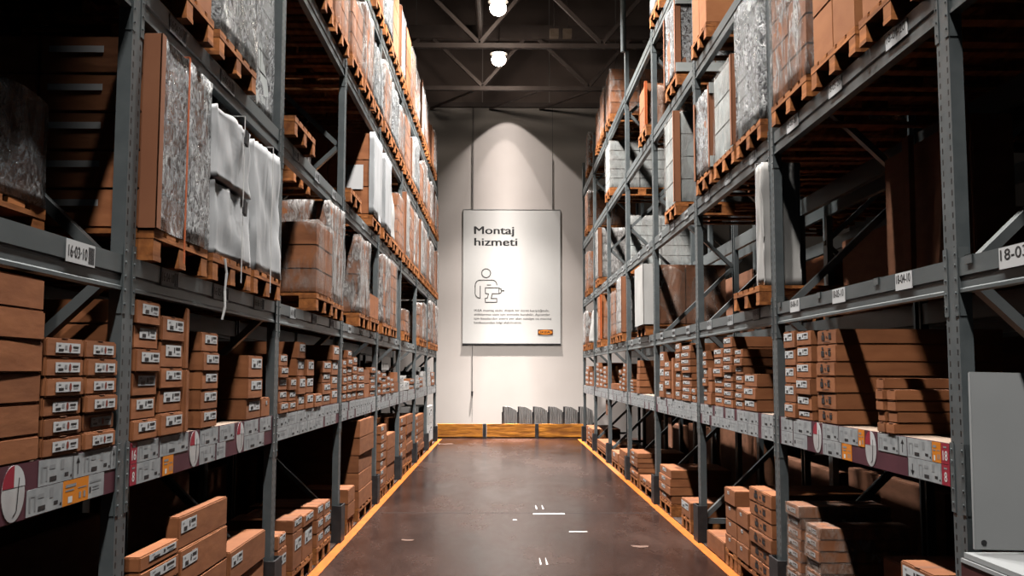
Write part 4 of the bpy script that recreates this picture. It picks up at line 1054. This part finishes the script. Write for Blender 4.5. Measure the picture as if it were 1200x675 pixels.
# cloth with a slight sag
nx, nz = 26, 30; vs = []; fs = []
for j in range(nz + 1):
    for i in range(nx + 1):
        u, v = i / nx, j / nz
        x = bx(543) + (bx(657) - bx(543)) * u; z = bz(403) + (bz(245) - bz(403)) * v
        s_ = .0004 * math.sin(u * 9 + v * 5) * math.sin(v * 3.1) + .0003 * math.sin((u - v) * 14)
        vs.append((x, s_, z))
for j in range(nz):
    for i in range(nx):
        a = j * (nx + 1) + i; fs.append((a, a + 1, a + nx + 2, a + nx + 1))
n0 = len(vs); vs += [(x, y + .006, z) for x, y, z in vs]; fs += [tuple(n0 + q for q in f)[::-1] for f in fs]
m_ = MB(); m_.add(vs, fs); smooth(m_.build('cloth', M['banner'], t))
F = -.0010
m_ = MB(); m_.box(bx(542.6), bx(657.4), -.008, .010, bz(404.2), bz(402.6)); m_.build('bottom_rail', M['steel_dark'], t)
m_ = MB(); m_.box(bx(542.8), bx(657.2), -.003, .010, bz(245.2), bz(244.8)); m_.box(bx(542.8), bx(543.05), -.003, .010, bz(403), bz(245)); m_.box(bx(656.95), bx(657.2), -.003, .010, bz(403), bz(245)); m_.build('edge_strip', M['ink_soft'], t)
m_ = MB()
put_text(m_, 'Montaj', (bx(556), F, bz(274.0)), (1, 0, 0), (0, 0, 1), 9.6 * K, 0, 46.5 * K, .028)
put_text(m_, 'hizmeti', (bx(556.3), F, bz(287.8)), (1, 0, 0), (0, 0, 1), 9.6 * K, 0, 50 * K, .028)
m_.build('heading', M['ink'], t)
m_ = MB()
for k, (ln, w_) in enumerate((('IKEA montaj ekibi, düşük bir ücret karşılığında,', 87.5), ('aldıklarınızı sizin için evinizde kurabilir. Ayrıntılar', 88.5), ('için kasalardan sonra yer alan nakliye ve montaj', 90), ('bankosundan bilgi alabilirsiniz.', 55.5))):
    put_text(m_, ln, (bx(556.3), F, bz(365.2 + k * 4.75)), (1, 0, 0), (0, 0, 1), 2.5 * K, 0, w_ * K, .012)
m_.build('paragraph', M['ink'], t)
# line drawing: a figure holding a drill
ic = lambda x, y: (bx(540 + x * .14815), F, bz(310 + y * .14815))
def stroke(mb, pts, wd=.019, closed=False):
    P = [Vector(ic(*p)) for p in pts]
    if closed: P.append(P[0])
    for a, b in zip(P, P[1:]):
        d = (b - a).normalized(); a2, b2 = a - d * wd * .4, b + d * wd * .4
        mb.bar(a2, b2, wd, .0012, (0, 1, 0))
def arc(cx, cy, r, a0, a1, n=8): return [(cx + r * math.cos(math.radians(a0 + (a1 - a0) * i / n)), cy + r * math.sin(math.radians(a0 + (a1 - a0) * i / n))) for i in range(n + 1)]
m_ = MB()
stroke(m_, arc(203, 70, 35, 0, 360, 24))
stroke(m_, [(157, 172), (157, 268)] + arc(157, 228, 40, 90, 180, 6) + [(117, 165)] + arc(157, 165, 40, 180, 270, 6) + [(250, 125)] + arc(250, 163, 38, 270, 360, 6))
stroke(m_, [(212, 164), (240, 164)])
stroke(m_, [(197, 186), (305, 186), (305, 232), (252, 232), (244, 270), (288, 270), (288, 300), (197, 300), (197, 270), (214, 266), (222, 234), (197, 230)], closed=True)
stroke(m_, [(305, 188), (322, 196), (322, 224), (305, 232)]); stroke(m_, [(322, 208), (345, 208)])
m_.build('drill_figure', M['ink'], t)
m_ = MB()
m_.box(bx(630.6), bx(648.2), F - .002, F, bz(392.6), bz(386.2), 0)
cx_, cz_ = (bx(630.6) + bx(648.2)) / 2, (bz(392.6) + bz(386.2)) / 2
m_.prism([(cx_ + .178 * math.cos(a), F - .0022, cz_ + .062 * math.sin(a)) for a in [2 * math.pi * q / 28 for q in range(28)]], (0, -.002, 0), 1)
put_text(m_, 'IKEA', (cx_, F - .0046, cz_ - .026), (1, 0, 0), (0, 0, 1), .055, 2, .25, .04, True)
m_.build('logo_plate', [simple('logo_brown', (.12, .035, .01), .5), M['orange'], M['ink']], t)
m_ = MB()
m_.tube((bx(554.5), .0, bz(404)), (bx(554.5), .0, bz(462)), .006, 6); m_.tube((bx(554.5), .0, bz(458)), (bx(554.5), .0, bz(463.5)), .026, 10, r2=.018)
m_.build('pull_cord', M['steel_dark'], t)
m_ = MB(); m_.tube((bx(553.5), .0, bz(245)), (bx(553.5), .0, 8.55), .007, 6); m_.build('hanging_cord', M['steel_dark'], t)
m_ = MB(); m_.tube((bx(648), .0, bz(245)), (bx(648), .0, 7.2), .005, 6); m_.build('hanging_cord', M['steel_dark'], t)

# timber bumper along the foot of the end wall
t = empty('wall_bumper', (0, 24.75, 0), 'low bumper of three worn orange planks along the end wall', 'bumper')
for k, (a, b) in enumerate(((512.8, 565), (569.5, 625.5), (629.5, 682))):
    x0, x1 = -1.65 + (a - 512) * .02175, -1.65 + (b - 512) * .02175
    bm = bmesh.new(); bmesh.ops.create_cube(bm, size=1)
    bmesh.ops.subdivide_edges(bm, edges=bm.edges[:], cuts=3, use_grid_fill=True)
    for v in bm.verts:
        v.co = Vector((v.co.x * (x1 - x0) + (x0 + x1) / 2, v.co.y * .08, .045 + (v.co.z + .5) * .32)) + Vector((0, 0, .008 * noise.noise(v.co * 3 + Vector((k, 0, 0)))))
    me = bpy.data.meshes.new('plank'); bm.to_mesh(me); bm.free(); me.materials.append(M['wood2']); link('plank', me, t)
for x in (565.2, 625.7, 682.2):
    xx = -1.65 + (x - 512) * .02175
    m_ = MB(); m_.box(xx, xx + .085, -.06, .06, 0, .37); m_.build('bracket', M['steel_dark'], t)
m_ = MB(); m_.box(-1.64, 2.04, -.02, .03, 0, .04); m_.build('sill_plank', M['card_dark'], t)
# six ribbed boards behind it
for k in range(6):
    xa = -.02 + k * .385
    m_ = MB(); n = 7; w_ = .36
    t = empty('ribbed_stack', (xa, 24.88, 0), ('first', 'second', 'third', 'fourth', 'fifth', 'sixth')[k] + ' grey ribbed board with sloping corner, counted from the pull cord', 'board')
    prof = [(.06, 0), (w_ + .02, 0), (w_ + .02, .70), (w_ - .14, .79), (.06, .81)]
    m_.prism([(a, -.06, b) for a, b in prof], (0, .12, 0)); m_.build('board', M['gabion'], t)
    m_ = MB()
    for q in range(n):
        x = .085 + q * (w_ - .08) / n; zt = .78 if x < w_ - .14 else .78 - (x - w_ + .14) * .5
        m_.tube((x, -.062, .02), (x, -.062, zt), .013, 8)
    m_.build('rib', M['gabion'], t)
    m_ = MB(); m_.box(.0, .058, -.04, .06, 0, .66); m_.box(.02, .058, -.05, .06, .66, .80); m_.build('dark_spine', M['steel_dark'], t)

# ------------------------------------------------------------------ roof steel, pipes and lamps
def truss(y, zb, zt, label):
    t = empty('roof_truss', (0, y, zb), label, 'truss')
    m_ = MB(); m_.box(-8.9, 8.9, -.05, .05, -.05, .05); m_.build('bottom_chord', M['roof_steel'], t)
    m_ = MB(); m_.box(-8.9, 8.9, -.10, .10, zt - zb - .15, zt - zb + .17); m_.build('top_chord', M['roof_steel'], t)
    x = -8.15
    while x < 8.5:
        for dx_ in (-1.2, 1.0, ):
            m_ = MB(); m_.bar((x, 0, .05), (x + dx_, 0, zt - zb - .15), .08, .08, (0, 1, 0)); m_.build('web_bar', M['roof_steel'], t)
        x += 2.55
    return t
truss(23.0, 8.48, 9.85, 'dark steel roof truss nearest the end wall')
truss(19.8, 8.44, 9.85, 'dark steel roof truss second from the end wall')
truss(16.4, 8.6, 9.95, 'dark steel roof truss third from the end wall')
t = empty('roof_bracing', (0, 24, 8.5), 'flat dark zigzag bracing between last truss and end wall', 'bracing')
for a, b in ((-1.9, -.6), (-.35, .95), (2.2, .95), (2.6, 3.9), (-2.2, -3.4)):
    m_ = MB(); m_.bar((b if a < b else a, -.9, 0), (a if a < b else b, .95, 0.02), .05, .05, (0, 0, 1)); m_.build('brace_bar', M['roof_steel'], t)
m_ = MB(); m_.tube((-.54, .5, 9.5), (-.54, 22.9, 9.5), .075, 12)
tag(m_.build('sprinkler_pipe', M['roof_steel']), 'thick grey pipe running overhead along the aisle', 'pipe')
m_ = MB(); m_.tube((XR - .02, 15.44, 6.86), (XR - .02, 15.44, 11.99), .045, 12)
tag(m_.build('standpipe', M['steel']), 'thin grey pole rising from fifth right post to the roof', 'pole')
for k, (x, z) in enumerate(((1.15, 9.35), (1.45, 9.35))):
    o = empty('emergency_light', (x, 21.6, z), ('small pale twin spotlight, first of two under the truss', 'small pale twin spotlight, second of two under the truss')[k], 'light')
    m_ = MB(); m_.box(-.10, .10, -.09, .09, -.09, .09); m_.build('housing', M['board'], o)
    m_ = MB(); m_.tube((0, 0, .09), (0, 0, 11.99 - z), .012, 6); m_.build('hanger_rod', M['roof_steel'], o)

LAMPS = [(-.11, 21.9, 8.836), (-.11, 18.7, 8.83), (-.12, 15.9, 9.4), (-.12, 13.1, 9.5), (-.12, 10.6, 9.66), (-.12, 7.2, 9.66), (-.12, 3.8, 9.66), (-.12, .4, 9.66), (-.12, -2.6, 9.66)]
POW = [1000, 3000, 3200, 3300, 2900, 2300, 1500, 1350, 1600]
for k, (x, y, z) in enumerate(LAMPS):
    o = empty('high_bay_lamp', (x, y, z), f'glowing round warehouse lamp over the aisle, {ORD[k]} from the end wall', 'lamp')
    bm = bmesh.new(); bmesh.ops.create_uvsphere(bm, u_segments=20, v_segments=12, radius=.165)
    for v in bm.verts: v.co.z *= .9
    me = bpy.data.meshes.new('bulb'); bm.to_mesh(me); bm.free(); me.materials.append(M['lamp']); smooth(link('bulb', me, o))
    m_ = MB(); n = 20
    for (r0, z0, r1, z1) in ((.20, .13, .12, .26), (.12, .26, .07, .40)):
        m_.tube((0, 0, z0), (0, 0, z1), r0, n, r2=r1)
    m_.build('reflector', M['lamp_body'], o)
    m_ = MB(); m_.tube((0, 0, .40), (0, 0, 11.99 - z), .014, 8); m_.build('hanger_rod', M['roof_steel'], o)
    L = bpy.data.lights.new('lamp_light', 'SPOT'); L.energy = POW[k]; L.color = (1, .945, .89); L.shadow_soft_size = .16
    L.spot_size = math.radians(104 if k > 0 else 90); L.spot_blend = .4
    lo = bpy.data.objects.new('lamp_light', L); COL.objects.link(lo); lo.location = (x, y, z - .25)
# two added spots without fixtures, shaping the V of light on the end wall
for nm, x, z, ang, pw in (('added_wall_spot', .10, 8.66, 92, 38.0), ('added_wall_spot', .05, 8.80, 50, 15.0)):
    L = bpy.data.lights.new(nm, 'SPOT'); L.energy = 2000; pw /= 2000; L.color = (1, .925, .87); L.spot_size = math.radians(ang); L.spot_blend = .10; L.shadow_soft_size = .03
    L.use_nodes = True; nt = L.node_tree
    em = [n for n in nt.nodes if n.type == 'EMISSION'][0]; fo = nt.nodes.new('ShaderNodeLightFalloff'); fo.inputs['Strength'].default_value = pw
    tc = nt.nodes.new('ShaderNodeTexCoord'); ln = nt.nodes.new('ShaderNodeVectorMath'); ln.operation = 'MULTIPLY'; ln.inputs[1].default_value = (1, 1, 0)
    le = nt.nodes.new('ShaderNodeVectorMath'); le.operation = 'LENGTH'; mxn = nt.nodes.new('ShaderNodeMath'); mxn.operation = 'MAXIMUM'; mxn.inputs[1].default_value = .10
    dv = nt.nodes.new('ShaderNodeMath'); dv.operation = 'DIVIDE'; dv.inputs[0].default_value = pw       # beam strongest straight down
    nt.links.new(tc.outputs['Normal'], ln.inputs[0]); nt.links.new(ln.outputs[0], le.inputs[0]); nt.links.new(le.outputs['Value'], mxn.inputs[0]); pwr = nt.nodes.new('ShaderNodeMath'); pwr.operation = 'POWER'; pwr.inputs[1].default_value = 1.05; nt.links.new(mxn.outputs[0], pwr.inputs[0]); nt.links.new(pwr.outputs[0], dv.inputs[1])
    nt.links.new(dv.outputs[0], fo.inputs['Strength'])
    nt.links.new(fo.outputs['Constant'], em.inputs['Strength'])
    lo = bpy.data.objects.new(nm, L); COL.objects.link(lo); lo.location = (x, 24.5, z)
# lamps of the neighbouring aisles
for x in (-6.6, 6.9):
    for y in (4, 12, 20):
        L = bpy.data.lights.new('side_aisle_light', 'SPOT'); L.energy = 6; L.color = (1, .9, .8); L.spot_size = math.radians(130); L.spot_blend = .3; L.shadow_soft_size = .2
        lo = bpy.data.objects.new('side_aisle_light', L); COL.objects.link(lo); lo.location = (x, y, 9.6)

# ------------------------------------------------------------------ world and camera
w = bpy.data.worlds.new('world'); S.world = w; w.use_nodes = True
w.node_tree.nodes['Background'].inputs[0].default_value = (.80, .88, 1.0, 1); w.node_tree.nodes['Background'].inputs[1].default_value = .015
cam = bpy.data.cameras.new('camera'); co = bpy.data.objects.new('camera', cam); COL.objects.link(co); S.camera = co
F_, PI_, YA_, RO_ = 1141.3474, 0.0858418, 0.0093978, 0.0019830
cam.sensor_width = 36; cam.lens = F_ / 1200 * 36; cam.clip_start = .05; cam.clip_end = 100
fw = Vector((math.sin(YA_) * math.cos(PI_), math.cos(YA_) * math.cos(PI_), math.sin(PI_)))
rt = Vector((math.cos(YA_), -math.sin(YA_), 0)); up = rt.cross(fw)
rt2 = rt * math.cos(RO_) + up * math.sin(RO_); up2 = up * math.cos(RO_) - rt * math.sin(RO_)
mt = Matrix((rt2, up2, -fw)).transposed().to_4x4(); mt.translation = Vector((0, 0, 1.67488))
co.matrix_world = mt
S.view_settings.view_transform = 'Standard'; S.view_settings.look = 'None'; S.view_settings.exposure = 0; S.view_settings.gamma = 1
S.view_settings.use_curve_mapping = False
S.cycles.use_denoising = True
S.cycles.max_bounces = 8; S.cycles.diffuse_bounces = 0; S.cycles.caustics_reflective = False; S.cycles.caustics_refractive = False; S.cycles.transparent_max_bounces = 16; S.cycles.sample_clamp_indirect = 4
for o in S.objects:
    if '_o' in o: del o['_o']
